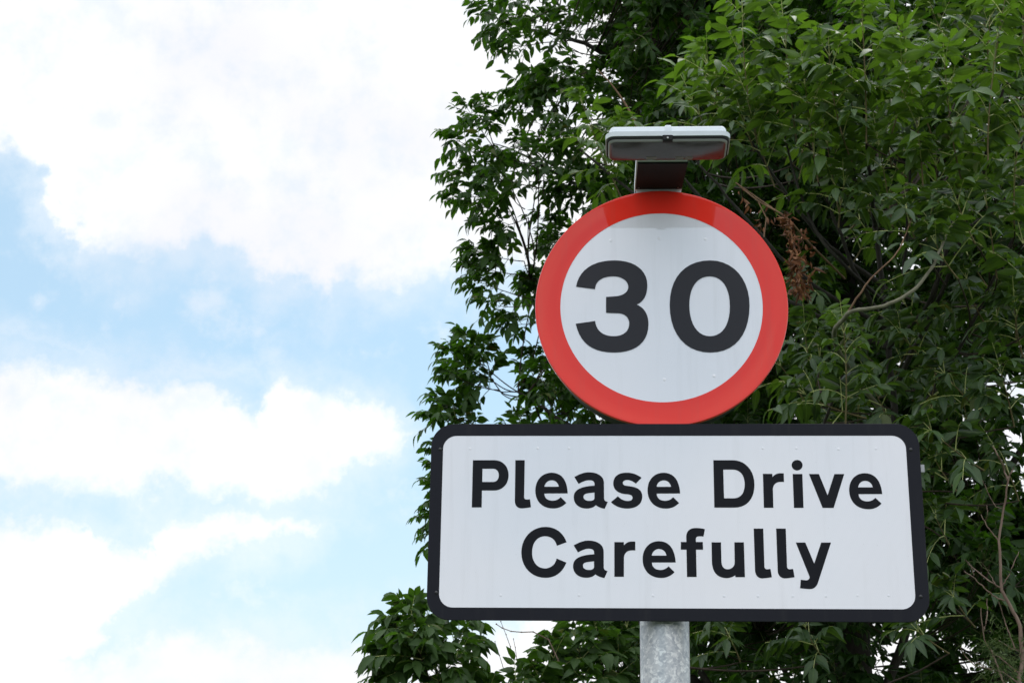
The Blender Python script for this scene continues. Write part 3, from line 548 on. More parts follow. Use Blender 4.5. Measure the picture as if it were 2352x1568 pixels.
def shoot(fo, rng, p0, p1, nodes=4, L=0.22, lsize=0.075, tone=0.3, tiptone=0.3, droop=0.45, wid=1.0, stem=0.004, tipup=True, bend=None, start=0.25):
    """leafy shoot from p0 to its tip p1 with opposite pairs of compound leaves"""
    p0 = np.asarray(p0, float); p1 = np.asarray(p1, float)
    ln = np.linalg.norm(p1 - p0)
    if bend is None: bend = rng.normal(0, 0.07 * ln, 3) + np.array([0, 0, -0.06 * ln])
    pl = bez(p0, p1, bend, 9)
    fo.tubes(pl[None], np.linspace(stem, stem * 0.4, 9)[None], mat=2, sides=5)
    ph = rng.uniform(0, PI)
    B, D, LL, TT, SS = [], [], [], [], []
    for k in range(nodes):
        s = start + (1 - start) * (k + 1) / nodes
        i = min(int(s * 8), 7); fr = s * 8 - i
        p = pl[i] * (1 - fr) + pl[i + 1] * fr
        T = nrm(pl[i + 1] - pl[i])
        x = nrm(np.cross(T, np.array([0.1, 0.2, 1.0]))); y = np.cross(T, x)
        ph += PI / 2 + rng.normal(0, 0.25)
        beta = 1.25 - 0.65 * (k / max(nodes - 1, 1))
        for sgn in (0, PI):
            if rng.random() < 0.06: continue
            q = ph + sgn
            dd = T * math.cos(beta) + (x * math.cos(q) + y * math.sin(q)) * math.sin(beta) + np.array([0, 0, 0.28])
            last = k == nodes - 1
            f = 1.0 - 0.35 * (k / max(nodes - 1, 1)) ** 2
            B.append(p); D.append(dd); LL.append(L * f * rng.uniform(0.8, 1.15)); SS.append(lsize * (1 - 0.25 * (k / max(nodes - 1, 1)) ** 2) * rng.uniform(0.88, 1.12))
            TT.append(tone + (tiptone - tone) * (k / max(nodes - 1, 1)) ** 1.5)
    B.append(pl[-1]); D.append(nrm(pl[-1] - pl[-2]) + np.array([0, 0, 0.3 if tipup else -0.3])); LL.append(L * 0.75); SS.append(lsize * 0.8); TT.append(tiptone)
    compound(fo, rng, np.array(B), np.array(D), np.array(LL), np.array(TT), np.array(SS), droop, wid)


def limb(name, pts, r0, r1, mat, parent, sides=10, n=24, jit=0.0, seed=1):
    """smooth tapering limb through control points (Catmull-Rom)"""
    P = [np.asarray(p, float) for p in pts]
    P = [2 * P[0] - P[1]] + P + [2 * P[-1] - P[-2]]
    out = []
    m = len(P) - 3
    per = max(3, n // m)
    for i in range(m):
        a, b, c, d = P[i:i + 4]
        for k in range(per):
            t = k / per
            out.append(0.5 * ((2 * b) + (c - a) * t + (2 * a - 5 * b + 4 * c - d) * t * t + (3 * b - a - 3 * c + d) * t ** 3))
    out.append(P[-2])
    out = np.array(out)
    if jit:
        rr = np.random.default_rng(seed)
        j = rr.normal(0, jit, out.shape); j[0] = 0; j[-1] = 0
        out = out + j
    fo = Foliage()
    rad = np.linspace(0, 1, len(out)) ** 0.8
    fo.tubes(out[None], (r0 + (r1 - r0) * rad)[None], mat=0, sides=sides)
    if name is None: return out, fo
    o = fo.build(name, mat, parent)
    return out
# ================================================================== THE SIGNS
GL = json.loads(GLYPHS)
G, PLACED = GL['g'], GL['pl']


def shift(loops, dx, dz): return [[((x + dx) / 1000, (z + dz) / 1000) for x, z in lp] for lp in loops]


# ---- sign post
post = empty('sign_post', (0, 0.10, 0))
tag(post, 'round galvanised steel post with mottled grey surface carrying both road signs', 'post')
bm = bmesh.new()
cyl(bm, -0.0012, 0.10, 0, ZC - 0.36, 0.0700, 64)
bm_obj('pole', bm, M['galv'], post, True, 40)
bm = bmesh.new()
cyl(bm, -0.0012, 0.10, 0.0, 0.03, 0.11, 48)
bm_obj('base_collar', bm, M['galv'], post, True, 40)
bm = bmesh.new()
box(bm, -0.045, 0.045, 0.0285, 0.034, 0.45, 0.95)
bm_obj('access_door', bm, M['galv'], post)

# ---- round speed limit sign
rs = empty('speed_limit_sign', (0, 0, ZC))
tag(rs, 'round red ringed speed limit sign reading 30 above the text plate', 'road sign')
YF = 0.004
bm = bmesh.new()
sh = [(x, z + ZC) for x, z in circle(0.372, 160)]
prism(bm, sh, YF + 0.002, YF + 0.010, 0.0)
prism(bm, [(x, z + ZC) for x, z in circle(0.351, 128)], YF + 0.010, YF + 0.145, 0.0)
bm_obj('housing', bm, M['housing'], rs, True, 30)
# red ring with a rolled rim
bm = bmesh.new()
prof = [(0.2999, YF), (0.3665, YF), (0.3712, YF - 0.0012), (0.3738, YF - 0.0006), (0.3750, YF + 0.002), (0.3750, YF + 0.011), (0.3722, YF + 0.011)]
n = 192
rings = [[bm.verts.new((r * math.cos(2 * PI * k / n), y, ZC + r * math.sin(2 * PI * k / n))) for k in range(n)] for r, y in prof]
for a, b in zip(rings, rings[1:]):
    for i in range(n):
        j = (i + 1) % n
        bm.faces.new((a[i], a[j], b[j], b[i]))
me = bpy.data.meshes.new('red_ring')
for f in bm.faces: f.normal_update()
bmesh.ops.recalc_face_normals(bm, faces=bm.faces)
if sum(f.normal.y for f in bm.faces) > 0: bmesh.ops.reverse_faces(bm, faces=bm.faces)
bm.to_mesh(me); bm.free()
me.polygons.foreach_set('use_smooth', [True] * len(me.polygons))
me.set_sharp_from_angle(angle=math.radians(40))
link('red_ring', me, M['red_sheet'], rs)
bm = bmesh.new()
sheet(bm, [[(x, z + ZC) for x, z in circle(0.3001, 160)]], YF + 0.0006)
for px, py in ((1513, 547), (1403, 552), (1620, 549), (1526, 871), (1640, 863)):
    w = at(px, py, YF)
    dome(bm, w[0], YF + 0.0006, w[2], 0.0050, 0.0007)
bm_obj('white_face', bm, M['white_sheet'], rs, True, 50)
sheet_obj('numerals', [shift(G['3'], 0, 0), shift(G['0'], 0, 0)], YF - 0.0005, M['numeral_black'], rs, ZC)
bm = bmesh.new()
cyl(bm, 0.0, 0.10, ZC - 0.42, ZC - 0.345, 0.082, 48)
bm_obj('post_socket', bm, M['housing'], rs, True, 40)

# ---- text plate
XO0, XO1, ZO0, ZO1 = -0.67286, 0.73177, -0.94294 + ZC, -0.36752 + ZC
XI0, XI1, ZI0, ZI1 = -0.63802, 0.69317, -0.90696 + ZC, -0.40397 + ZC
ps = empty('text_sign', (0, 0, ZC - 0.65))
tag(ps, 'wide white rectangular sign with black border reading Please Drive Carefully', 'road sign')
bm = bmesh.new()
prism(bm, rrect(XO0, XO1, ZO0, ZO1, 0.066, 14), -0.0020, 0.0015, 0.0008, 2)
bm_obj('backing_plate', bm, M['border_black'], ps, True, 30)
sheet_obj('border', [[rrect(XO0 + .001, XO1 - .001, ZO0 + .001, ZO1 - .001, 0.065, 14), rrect(XI0, XI1, ZI0, ZI1, 0.039, 12)]], -0.0030, M['border_black'], ps, 0)
bm = bmesh.new()
sheet(bm, [rrect(XI0 - .002, XI1 + .002, ZI0 - .002, ZI1 + .002, 0.040, 12)], -0.0026)
dm = [(1080, 1030), (1235, 1029), (1307, 1029), (1752, 1029), (1829, 1029), (1926, 1031), (2012, 1030), (1663, 1368), (1741, 1368), (1821, 1368), (1897, 1368), (1970, 1367), (2041, 1367), (1150, 1366), (1330, 1366), (1500, 1367)]
for px, py in dm:
    w = at(px, py, -0.0026)
    dome(bm, w[0], -0.0026, w[2], 0.0040, 0.0005)
bm_obj('white_face', bm, M['white_sheet'], ps, True, 50)
sets = []
for g, dx, dz in PLACED:
    if g == 'i':
        sets.append(shift([G['i'][0]], dx, dz)); sets.append(shift([G['i'][1]], dx, dz))
    else: sets.append(shift(G[g], dx, dz))
sheet_obj('lettering', sets, -0.0031, M['lettering_black'], ps, ZC)
for px, py in ((1011, 1031), (1002, 1360), (2092, 1032), (2115, 1369)):
    w = at(px, py, -0.003)
    bm = bmesh.new()
    dome(bm, w[0], -0.003, w[2], 0.0055, 0.0025)
    bm_obj('rivet', bm, M['rivet'], ps, True)
for z, ext in ((at(2310, 1079, 0.02)[2], 0.011), (ZO0 + 0.11, -0.03)):
    bm = bmesh.new()
    x0, x1 = XO0 + 0.06, XO1 + ext
    for (y0, y1, za, zb) in ((0.0018, 0.0045, -0.011, 0.011), (0.0045, 0.0275, 0.008, 0.011), (0.0045, 0.0275, -0.011, -0.008), (0.0275, 0.0305, -0.011, -0.004), (0.0275, 0.0305, 0.004, 0.011)):
        box(bm, x0, x1, y0, y1, z + za, z + zb)
    bm_obj('mounting_rail', bm, M['alu'], ps)
    bm = bmesh.new()
    bz = z
    nn = 40
    for k in range(nn):
        a0, a1 = math.radians(-200 + 220 * k / nn) , math.radians(-200 + 220 * (k + 1) / nn)
    cyl(bm, -0.0012, 0.10, bz - 0.012, bz + 0.012, 0.0725, 48)
    bm_obj('post_clamp', bm, M['alu'], ps, True, 40)

# ---- lantern over the round sign
ZL = ZC + 0.3885
lp = empty('sign_light', (0.016, -0.24, ZL))
tag(lp, 'pale grey sign light with smoky bowl reaching out over the top of the round sign', 'lamp')


LY0 = 0.0


def slab(bm, x0, x1, y0, y1, r, levels, n=8, tilt=0.048):
    """rounded plan (x, y) lofted through (z, inset) levels"""
    rings = []
    for z, ins in levels:
        lp_ = rrect(x0 + ins, x1 - ins, y0 + ins, y1 - ins, max(r - ins, 0.004), n)
        rings.append([bm.verts.new((x, y, z - tilt * (y - LY0))) for x, y in lp_])
    m = len(rings[0])
    for a, b in zip(rings, rings[1:]):
        for i in range(m):
            j = (i + 1) % m
            bm.faces.new((a[i], a[j], b[j], b[i]))
    bm.faces.new(rings[0]); bm.faces.new(rings[-1])


LX0, LX1 = -0.1645, 0.1950
LY0, LY1 = -0.320, -0.184
bm = bmesh.new()
slab(bm, LX0, LX1, LY0, LY1, 0.028, [(ZL + 0.012, 0.004), (ZL + 0.012, 0.0), (ZL + 0.0265, 0.0), (ZL + 0.0275, 0.002), (ZL + 0.0275, 0.009), (ZL + 0.0285, 0.0095), (ZL + 0.043, 0.011), (ZL + 0.049, 0.015), (ZL + 0.051, 0.024)], 10)
# raised rib over the middle
slab(bm, 0.004, 0.028, LY0 + 0.0085, LY1 - 0.01, 0.005, [(ZL + 0.028, 0.0), (ZL + 0.047, 0.001), (ZL + 0.0525, 0.004)], 4)
bm_obj('canopy', bm, M['canopy'], lp, True, 35)
bm = bmesh.new()
slab(bm, LX0 + 0.003, LX1 - 0.003, LY0 + 0.003, LY1 - 0.003, 0.026, [(ZL + 0.0118, 0.0), (ZL + 0.006, 0.001)], 10)
bm_obj('gasket', bm, M['gasket'], lp, True, 35)
bm = bmesh.new()
slab(bm, LX0 + 0.008, LX1 - 0.008, LY0 + 0.008, LY1 - 0.008, 0.022, [(ZL + 0.0058, 0.0), (ZL + 0.001, 0.0015), (ZL - 0.0005, 0.005)], 10)
bm_obj('bowl_rim', bm, M['bowl_rim'], lp, True, 50)
bm = bmesh.new()
slab(bm, LX0 + 0.012, LX1 - 0.012, LY0 + 0.012, LY1 - 0.012, 0.020, [(ZL + 0.002, 0.0), (ZL - 0.0015, 0.002), (ZL - 0.0025, 0.006)], 10)
bm_obj('bowl', bm, M['bowl'], lp, True, 40)
bm = bmesh.new()
cx = 0.5 * (LX0 + LX1) - 0.001
slab(bm, cx - 0.016, cx + 0.016, LY0 - 0.003, LY0 + 0.020, 0.006, [(ZL + 0.0125, 0.0), (ZL - 0.001, 0.002), (ZL - 0.003, 0.005)], 5)
bm_obj('catch', bm, M['gasket'], lp, True, 40)
bm = bmesh.new()
dome(bm, cx, LY0 - 0.003, ZL + 0.0035, 0.0032, 0.002)
bm_obj('screw', bm, M['screw'], lp, True)
for x0, x1 in ((-0.045, -0.015), (0.040, 0.064), (0.068, 0.090)):
    bm = bmesh.new()
    slab(bm, x0, x1, -0.222, -0.203, 0.002, [(ZL - 0.0031, 0.0), (ZL - 0.0027, 0.0)], 3)
    bm_obj('data_label', bm, M['sticker'], lp)
# arm: hollow box section with pale sides and dark underside
ax0, ax1 = -0.0735, 0.0765
bx0, bx1 = -0.0755, 0.0660
bm = bmesh.new()
def loft(bm, pts_a, pts_b):
    a = [bm.verts.new(p) for p in pts_a]; b = [bm.verts.new(p) for p in pts_b]
    k = len(a)
    for i in range(k):
        j = (i + 1) % k
        bm.faces.new((a[i], a[j], b[j], b[i]))
    bm.faces.new(a); bm.faces.new(b)
def sec(x0, x1, y, z0, z1): return [(x0, y, z0), (x1, y, z0), (x1, y, z1), (x0, y, z1)]
loft(bm, sec(ax0, ax1, -0.195, ZL - 0.006, ZL + 0.030), sec(bx0, bx1, 0.060, ZL - 0.004, ZL + 0.036))
bm_obj('arm', bm, M['canopy'], lp)
bm = bmesh.new()
loft(bm, sec(ax0 + 0.004, ax1 + 0.001, -0.1835, ZL - 0.0125, ZL - 0.0065), sec(bx0 + 0.003, bx1 + 0.001, 0.004, ZL - 0.0085, ZL - 0.0046))
bm_obj('arm_cover', bm, M['dark_arm'], lp)
bm = bmesh.new()
box(bm, -0.0705, 0.0655, 0.012, 0.110, ZL - 0.034, ZL - 0.0045)
bm_obj('bracket', bm, M['canopy'], lp)
for x in (bx0 + 0.012, bx1 - 0.010):
    bm = bmesh.new()
    slab(bm, x - 0.003, x + 0.003, -0.012, -0.006, 0.0028, [(ZL - 0.0100, 0.0), (ZL - 0.0075, 0.0)], 4, 0.0)
    bm_obj('screw', bm, M['screw'], lp)

# ================================================================== THE ASH TREE BEHIND
rng = np.random.default_rng(11)
TX = at(1958, 1520, 5.7)
ash = empty('ash_tree', (float(TX[0]), 5.7, 0))
tag(ash, 'tall dark green ash tree filling the background behind the round sign', 'tree')
tx = float(TX[0])
trunk = limb('trunk', [(tx - 0.05, 5.66, -0.1), (tx - 0.02, 5.7, 1.2), (tx, 5.72, 2.6), (tx + 0.08, 6.1, 4.2), (tx + 0.25, 6.8, 6.0), (tx + 0.2, 7.3, 8.0)], 0.19, 0.05, M['bark'], ash, 16, 40, 0.006)
XBV = [-700, 0, 60, 150, 220, 300, 380, 480, 540, 620, 700, 760, 830, 900, 960, 1100, 1200, 1300, 1400, 1470, 1500, 1600, 1800, 2100]
XBX = [1230, 1190, 1200, 1290, 1290, 1240, 1190, 1180, 1270, 1230, 1230, 1270, 1280, 1240, 1200, 1110, 1110, 1180, 1330, 1430, 1430, 1400, 1300, 1300]


def xb(v): return np.interp(v, XBV, XBX)


limbs = []
ltargets = [(1190, 60, 6.8), (1190, 350, 6.6), (1220, 640, 6.6), (1190, 900, 6.2), (1120, 1180, 6.2), (1350, -250, 8.0), (1650, 120, 7.4), (1500, 420, 7.2), (2050, -120, 6.4), (2450, 120, 6.6), (2300, 520, 5.4), (2480, 900, 6.0), (2250, 1150, 5.2), (1400, 1380, 6.0), (1750, 1450, 5.6), (2600, 1400, 6.2)]
for i, (px, py, Y) in enumerate(ltargets):
    e = at(px, py, Y)
    h = min(max(e[2] - 1.3 - rng.uniform(0, 0.5), 0.9), 7.0)
    k = int(np.argmin(np.abs(trunk[:, 2] - h)))
    s0 = trunk[k]
    m1 = s0 + (e - s0) * 0.33 + np.array([0, 0, -0.12]) + rng.normal(0, 0.10, 3)
    m2 = s0 + (e - s0) * 0.70 + np.array([0, 0, 0.10]) + rng.normal(0, 0.10, 3)
    limbs.append(limb('limb', [s0, m1, m2, e], 0.050, 0.007, M['bark'], ash, 8, 27, 0.004, i))
LP = np.concatenate(limbs + [trunk])

fo = Foliage()
tw = Foliage()


def twig_to(p0):
    """thin curved twig joining a shoot to the nearest limb"""
    d = np.linalg.norm(LP - p0, axis=1) + 1.2 * np.maximum(LP[:, 2] - p0[2], 0)
    q = LP[int(np.argmin(d))]
    L = np.linalg.norm(p0 - q)
    if L < 0.03: return
    r = 0.004 + 0.003 * min(L, 1.5)
    pl = bez(q, p0, rng.normal(0, 0.10 * L, 3) - np.array([0, 0, 0.10 * L]), 7)
    tw.tubes(pl[None], np.linspace(r, 0.0035, 7)[None], mat=0, sides=5)


def S(x0, y0, x1, y1, Y, nodes=5, L=0.20, ls=0.070, tone=0.25, tip=0.3, dY=-0.05, droop=0.5, twig=True, f=fo, wid=1.0, stem=0.004):
    p0 = at(x0, y0, Y); p1 = at(x1, y1, Y + dY)
    if twig: twig_to(p0)
    shoot(f, rng, p0, p1, nodes, L, ls, tone, tip, droop, wid, stem)


# sprays along the left edge of the crown
fringe = [
    (1195, 60, 1100, 25, 6.6, 5), (1210, 0, 1110, -30, 6.8, 5), (1230, 100, 1160, 105, 6.5, 4), (1200, 30, 1125, 75, 6.6, 4), (1250, 60, 1180, 55, 6.7, 4),
    (1270, 190, 1180, 205, 6.5, 4), (1280, 240, 1185, 245, 6.3, 4), (1300, 160, 1220, 190, 6.4, 4),
    (1138, 350, 1062, 250, 6.3, 6), (1128, 330, 1098, 245, 6.3, 4), (1135, 360, 1032, 318, 6.2, 5), (1200, 330, 1130, 345, 6.2, 4),
    (1145, 410, 1035, 402, 6.3, 5), (1140, 440, 1040, 452, 6.3, 5), (1165, 480, 1075, 470, 6.2, 4), (1170, 430, 1085, 375, 6.4, 4), (1210, 500, 1140, 520, 6.3, 4), (1190, 400, 1110, 410, 6.5, 5),
    (1200, 600, 1085, 578, 6.4, 5), (1180, 630, 1085, 612, 6.4, 5), (1190, 680, 1095, 650, 6.3, 4), (1215, 700, 1125, 700, 6.2, 4), (1240, 740, 1170, 745, 6.2, 3),
    (1150, 905, 1058, 785, 6.1, 7), (1135, 880, 1028, 812, 6.1, 5), (1140, 895, 1032, 862, 6.0, 5), (1120, 850, 1095, 795, 6.2, 4), (1150, 900, 1080, 880, 6.2, 4),
    (1088, 975, 1002, 928, 6.0, 4), (1072, 965, 995, 955, 5.9, 4), (1100, 1000, 1050, 975, 6.0, 4),
    (1050, 1120, 1003, 1140, 6.1, 3), (1050, 1170, 990, 1185, 6.1, 3), (1040, 1210, 992, 1222, 6.0, 2), (1040, 1050, 1005, 1035, 6.0, 2),
]
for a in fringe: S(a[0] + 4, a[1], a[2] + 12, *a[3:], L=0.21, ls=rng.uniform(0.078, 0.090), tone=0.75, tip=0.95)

# clumps through the body of the crown
def clump_field(f, n, xr, yr, Yr, ns, rad, L, ls, tone, twig=True, keep=None):
    for _ in range(n):
        Y = rng.uniform(*Yr)
        py = rng.uniform(*yr)
        lo = xr[0]
        px = rng.uniform(lo, xr[1])
        if px < xb(py) + 55: continue
        if keep is not None and rng.random() > keep(px, py): continue
        c = at(px, py, Y)
        if c[2] < 1.3: continue
        ct = rng.normal(0, 0.12)
        out = nrm(np.array([c[0] - tx, c[1] - 8.6, 0.0]))
        for _k in range(rng.poisson(ns) + 1):
            o = nrm(rng.normal(0, 1, 3) + out * 0.5 + np.array([0, -0.3, 0.25]))
            p0 = c + o * rad * rng.uniform(0.1, 0.8)
            d = nrm(o + out * 0.35 + np.array([0, 0, rng.uniform(0.1, 0.9)]))
            p1 = p0 + d * rng.uniform(0.18, 0.42)
            if twig and rng.random() < 0.6: twig_to(p0)
            shoot(f, rng, p0, p1, int(rng.integers(3, 6)), L * rng.uniform(0.85, 1.15), ls * rng.uniform(0.85, 1.15), np.clip(tone + ct, 0, 1), np.clip(tone + ct + 0.12, 0, 1), 0.5)


def keepf(px, py):
    if px > 2240 and 840 < py < 1260: return 0.55
    if px > 2010 and py > 1400: return 0.75
    if px < 1480: return 0.62
    if px < 1640 and py < 330: return 0.8
    return 1.0


# an even spread of leafy shoots through the thin left half of the crown
gi = 0
for py0 in range(-130, 1720, 62):
    x0_ = xb(py0) + 44 + (26 if 120 < py0 < 350 or 500 < py0 < 600 else 0)
    for kx in range(int((1600 - x0_) / 62) + 1):
        gi += 1
        px, py = x0_ + kx * 62 + rng.uniform(-24, 24), py0 + rng.uniform(-24, 24)
        if rng.random() < 0.10: continue
        Y = (5.9, 7.0, 6.4, 7.8)[(gi * 7) % 4] + rng.uniform(-0.3, 0.3)
        if 1090 < px < 1480 and py > 1340: continue
        c = at(px, py, Y)
        ct = rng.normal(0, 0.12)
        for _k in range(2 if px < 1330 else 3):
            p0 = c + rng.normal(0, 0.07, 3)
            d = nrm(np.array([-0.45, -0.25, 0.55]) + rng.normal(0, 0.5, 3))
            if rng.random() < 0.5: twig_to(p0)
            shoot(fo, rng, p0, p0 + d * rng.uniform(0.16, 0.30), int(rng.integers(2, 5)), rng.uniform(0.19, 0.24), rng.uniform(0.076, 0.092), np.clip(0.58 + ct, 0, 1), np.clip(0.75 + ct, 0, 1), 0.5)
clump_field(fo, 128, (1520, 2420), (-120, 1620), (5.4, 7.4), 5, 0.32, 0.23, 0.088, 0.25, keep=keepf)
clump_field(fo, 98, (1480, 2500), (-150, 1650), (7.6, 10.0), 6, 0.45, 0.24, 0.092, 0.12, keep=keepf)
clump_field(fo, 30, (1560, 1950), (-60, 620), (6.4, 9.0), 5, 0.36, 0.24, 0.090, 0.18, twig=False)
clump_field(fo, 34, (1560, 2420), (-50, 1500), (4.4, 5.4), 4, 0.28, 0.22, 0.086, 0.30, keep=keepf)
# beyond the frame: above, to the right and down to the skirt of the crown
clump_field(fo, 60, (1250, 3300), (-900, -120), (5.6, 9.5), 6, 0.5, 0.24, 0.09, 0.25, twig=False)
clump_field(fo, 55, (2420, 3500), (-300, 1700), (5.2, 9.5), 6, 0.5, 0.24, 0.09, 0.2, twig=False)
clump_field(fo, 26, (1300, 3000), (1600, 2050), (5.0, 8.0), 5, 0.45, 0.24, 0.085, 0.2, twig=False)

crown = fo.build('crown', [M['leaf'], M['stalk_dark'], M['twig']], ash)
twigs = tag(tw.build('twigs', [M['twig']], ash), kind='stuff')
limb('branch', [at(1470, 305, 4.6), at(1440, 245, 4.6), at(1405, 195, 4.6), at(1372, 160, 4.6)], 0.009, 0.003, M['red_shoot'], ash, 6, 20)
limb('branch', [at(1700, 560, 4.9), at(1560, 400, 4.8), at(1470, 305, 4.6)], 0.014, 0.009, M['bark'], ash, 6, 20)

# ================================================================== YOUNG ASH IN FRONT, UPPER RIGHT
rng = np.random.default_rng(5)
yb = at(1535, 1800, 3.4)
ya = empty('young_ash_tree', (float(yb[0]), 3.4, 0))
tag(ya, 'bright green young ash with upright leafy shoots right of the sign light', 'tree')
stemP = [(yb[0], 3.4, -0.1), (yb[0] + 0.02, 3.42, 1.0), at(1560, 1530, 3.5), at(1700, 1330, 3.5), at(2025, 1080, 3.5), at(2040, 800, 3.4), at(2010, 520, 3.3)]
ts = limb('trunk', stemP, 0.035, 0.012, M['bark'], ya, 10, 40, 0.003)
yl = [(1975, -60, 2.6, 300), (2310, -60, 2.3, 620), (1700, 40, 2.9, 420), (1850, 60, 2.8, 500), (2090, 130, 2.6, 560), (2210, 150, 2.6, 640), (1600, 120, 3.3, 500), (2400, 150, 2.6, 900), (1330, 222, 3.6, 560), (2200, 880, 2.6, 1050), (1935, 740, 2.5, 1060)]
LPs = [ts]
for i, (px, py, Y, yo) in enumerate(yl):
    e = at(px, py + (250 if i < 8 else 120), Y + 0.1)
    k = int(np.argmin(np.abs(ts[:, 2] - (at(2040, yo + 250, 3.4)[2]))))
    s0 = ts[k]
    mid = s0 * 0.5 + e * 0.5 + np.array([0, -0.05, -0.15])
    LPs.append(limb('limb', [s0, mid, e], 0.014, 0.006, M['bark'], ya, 8, 18, 0.003, 40 + i))
LP = np.concatenate(LPs)
yf, tw = Foliage(), Foliage()
def Y_(x0, y0, x1, y1, Y, nodes=7, L=0.26, ls=0.092, tone=0.6, tip=1.0, dY=-0.08, droop=0.62, stem=0.0045, wid=0.86):
    p0 = at(x0, y0, Y); p1 = at(x1, y1, Y + dY)
    twig_to(p0)
    shoot(yf, rng, p0, p1, nodes, L, ls, tone, tip, droop, wid, stem, start=0.12)
leaders = [
    (1990, 330, 1975, -30, 2.6, 7), (1960, 380, 1905, 130, 2.75, 6), (2040, 330, 2080, 120, 2.7, 5),
    (2270, 380, 2312, -20, 2.35, 8), (2210, 420, 2170, 150, 2.55, 6), (2120, 430, 2095, 220, 2.6, 5), (2330, 520, 2370, 170, 2.5, 7), (2360, 200, 2350, -30, 2.5, 5),
    (1740, 330, 1705, 40, 2.95, 7), (1830, 330, 1800, 60, 2.9, 6), (1690, 350, 1625, 150, 3.1, 6), (1640, 380, 1590, 230, 3.3, 4), (1880, 420, 1850, 200, 2.8, 5),
    (1780, 430, 1730, 280, 3.0, 4), (1930, 500, 1900, 330, 2.9, 4), (2050, 520, 2020, 340, 2.8, 4), (2170, 560, 2150, 380, 2.7, 4), (2290, 640, 2260, 430, 2.6, 5), (2370, 760, 2350, 560, 2.7, 4),
    (1440, 480, 1338, 240, 3.7, 7), (1410, 380, 1420, 300, 3.8, 4),
]
for a in leaders: Y_(*a, L=0.30 if a[4] < 3.5 else 0.23, ls=0.110 if a[4] < 3.5 else 0.086)
for a in [(1942, 975, 1936, 745, 2.55, 8)]: Y_(*a, L=0.20, ls=0.068, tone=0.45, tip=1.0)
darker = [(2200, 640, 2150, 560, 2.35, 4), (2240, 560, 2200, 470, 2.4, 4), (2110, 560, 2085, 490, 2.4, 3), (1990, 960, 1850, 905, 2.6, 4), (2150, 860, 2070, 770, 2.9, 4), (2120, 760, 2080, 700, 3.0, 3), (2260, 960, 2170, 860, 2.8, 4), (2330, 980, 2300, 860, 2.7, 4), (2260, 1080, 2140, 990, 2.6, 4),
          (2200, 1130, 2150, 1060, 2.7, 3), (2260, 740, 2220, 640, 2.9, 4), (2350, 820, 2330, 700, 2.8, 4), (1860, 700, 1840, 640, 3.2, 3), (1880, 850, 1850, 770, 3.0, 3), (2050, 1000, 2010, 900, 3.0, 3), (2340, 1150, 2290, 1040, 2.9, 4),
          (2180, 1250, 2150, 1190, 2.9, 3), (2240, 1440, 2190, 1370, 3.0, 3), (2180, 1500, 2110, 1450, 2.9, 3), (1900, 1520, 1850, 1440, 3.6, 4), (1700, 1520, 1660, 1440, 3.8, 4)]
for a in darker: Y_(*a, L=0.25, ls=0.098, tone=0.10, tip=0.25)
for _ in range(36):
    px, py = rng.uniform(1580, 2450), rng.uniform(60, 620)
    if py < 260 - (px - 1580) * 0.2 or (1770 < px < 1900 and 470 < py < 700): continue
    Y_(px, py, px + rng.normal(-10, 50), py - rng.uniform(70, 150), rng.uniform(2.9, 4.1), int(rng.integers(3, 6)), 0.25, 0.095, 0.20, 0.45)
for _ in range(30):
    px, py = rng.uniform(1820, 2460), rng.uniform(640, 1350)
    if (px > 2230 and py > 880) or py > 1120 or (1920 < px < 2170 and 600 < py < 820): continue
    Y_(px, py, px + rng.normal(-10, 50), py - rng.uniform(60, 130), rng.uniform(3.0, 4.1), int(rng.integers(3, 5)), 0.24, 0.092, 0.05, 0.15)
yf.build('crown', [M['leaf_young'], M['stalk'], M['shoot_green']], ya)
tag(tw.build('twigs', [M['twig']], ya), kind='stuff')

# pale curved branch and its reddish fork, seen right of the round sign
limb('branch', [at(2040, 960, 3.45), at(1960, 860, 3.2), at(1915, 775, 2.5), at(1938, 733, 2.25), at(1962, 713, 2.15), at(2030, 702, 2.1), at(2095, 668, 2.1), at(2140, 615, 2.15), at(2160, 570, 2.2), at(2195, 500, 2.4)], 0.0135, 0.005, M['pale_branch'], ya, 8, 50, 0.0012)
limb('branch', [at(1938, 733, 2.24), at(1962, 695, 2.18), at(2000, 640, 2.15), at(2060, 580, 2.15), at(2095, 500, 2.3)], 0.0055, 0.0025, M['red_shoot'], ya, 6, 30, 0.001)
limb('branch', [at(2040, 700, 3.35), at(1950, 620, 3.0), at(1880, 540, 2.9), at(1830, 420, 2.9), at(1800, 300, 2.9)], 0.010, 0.005, M['bark'], ya, 8, 26)
limb('branch', [at(2040, 800, 3.4), at(2130, 700, 3.0), at(2180, 560, 2.9), at(2300, 470, 2.9), at(2380, 380, 2.9)], 0.010, 0.005, M['bark'], ya, 8, 26)
limb('branch', [at(1940, 640, 3.0), at(1860, 560, 2.6), at(1806, 500, 2.45), at(1742, 462, 2.45), at(1690, 420, 2.5)], 0.006, 0.003, M['red_shoot'], ya, 6, 24)

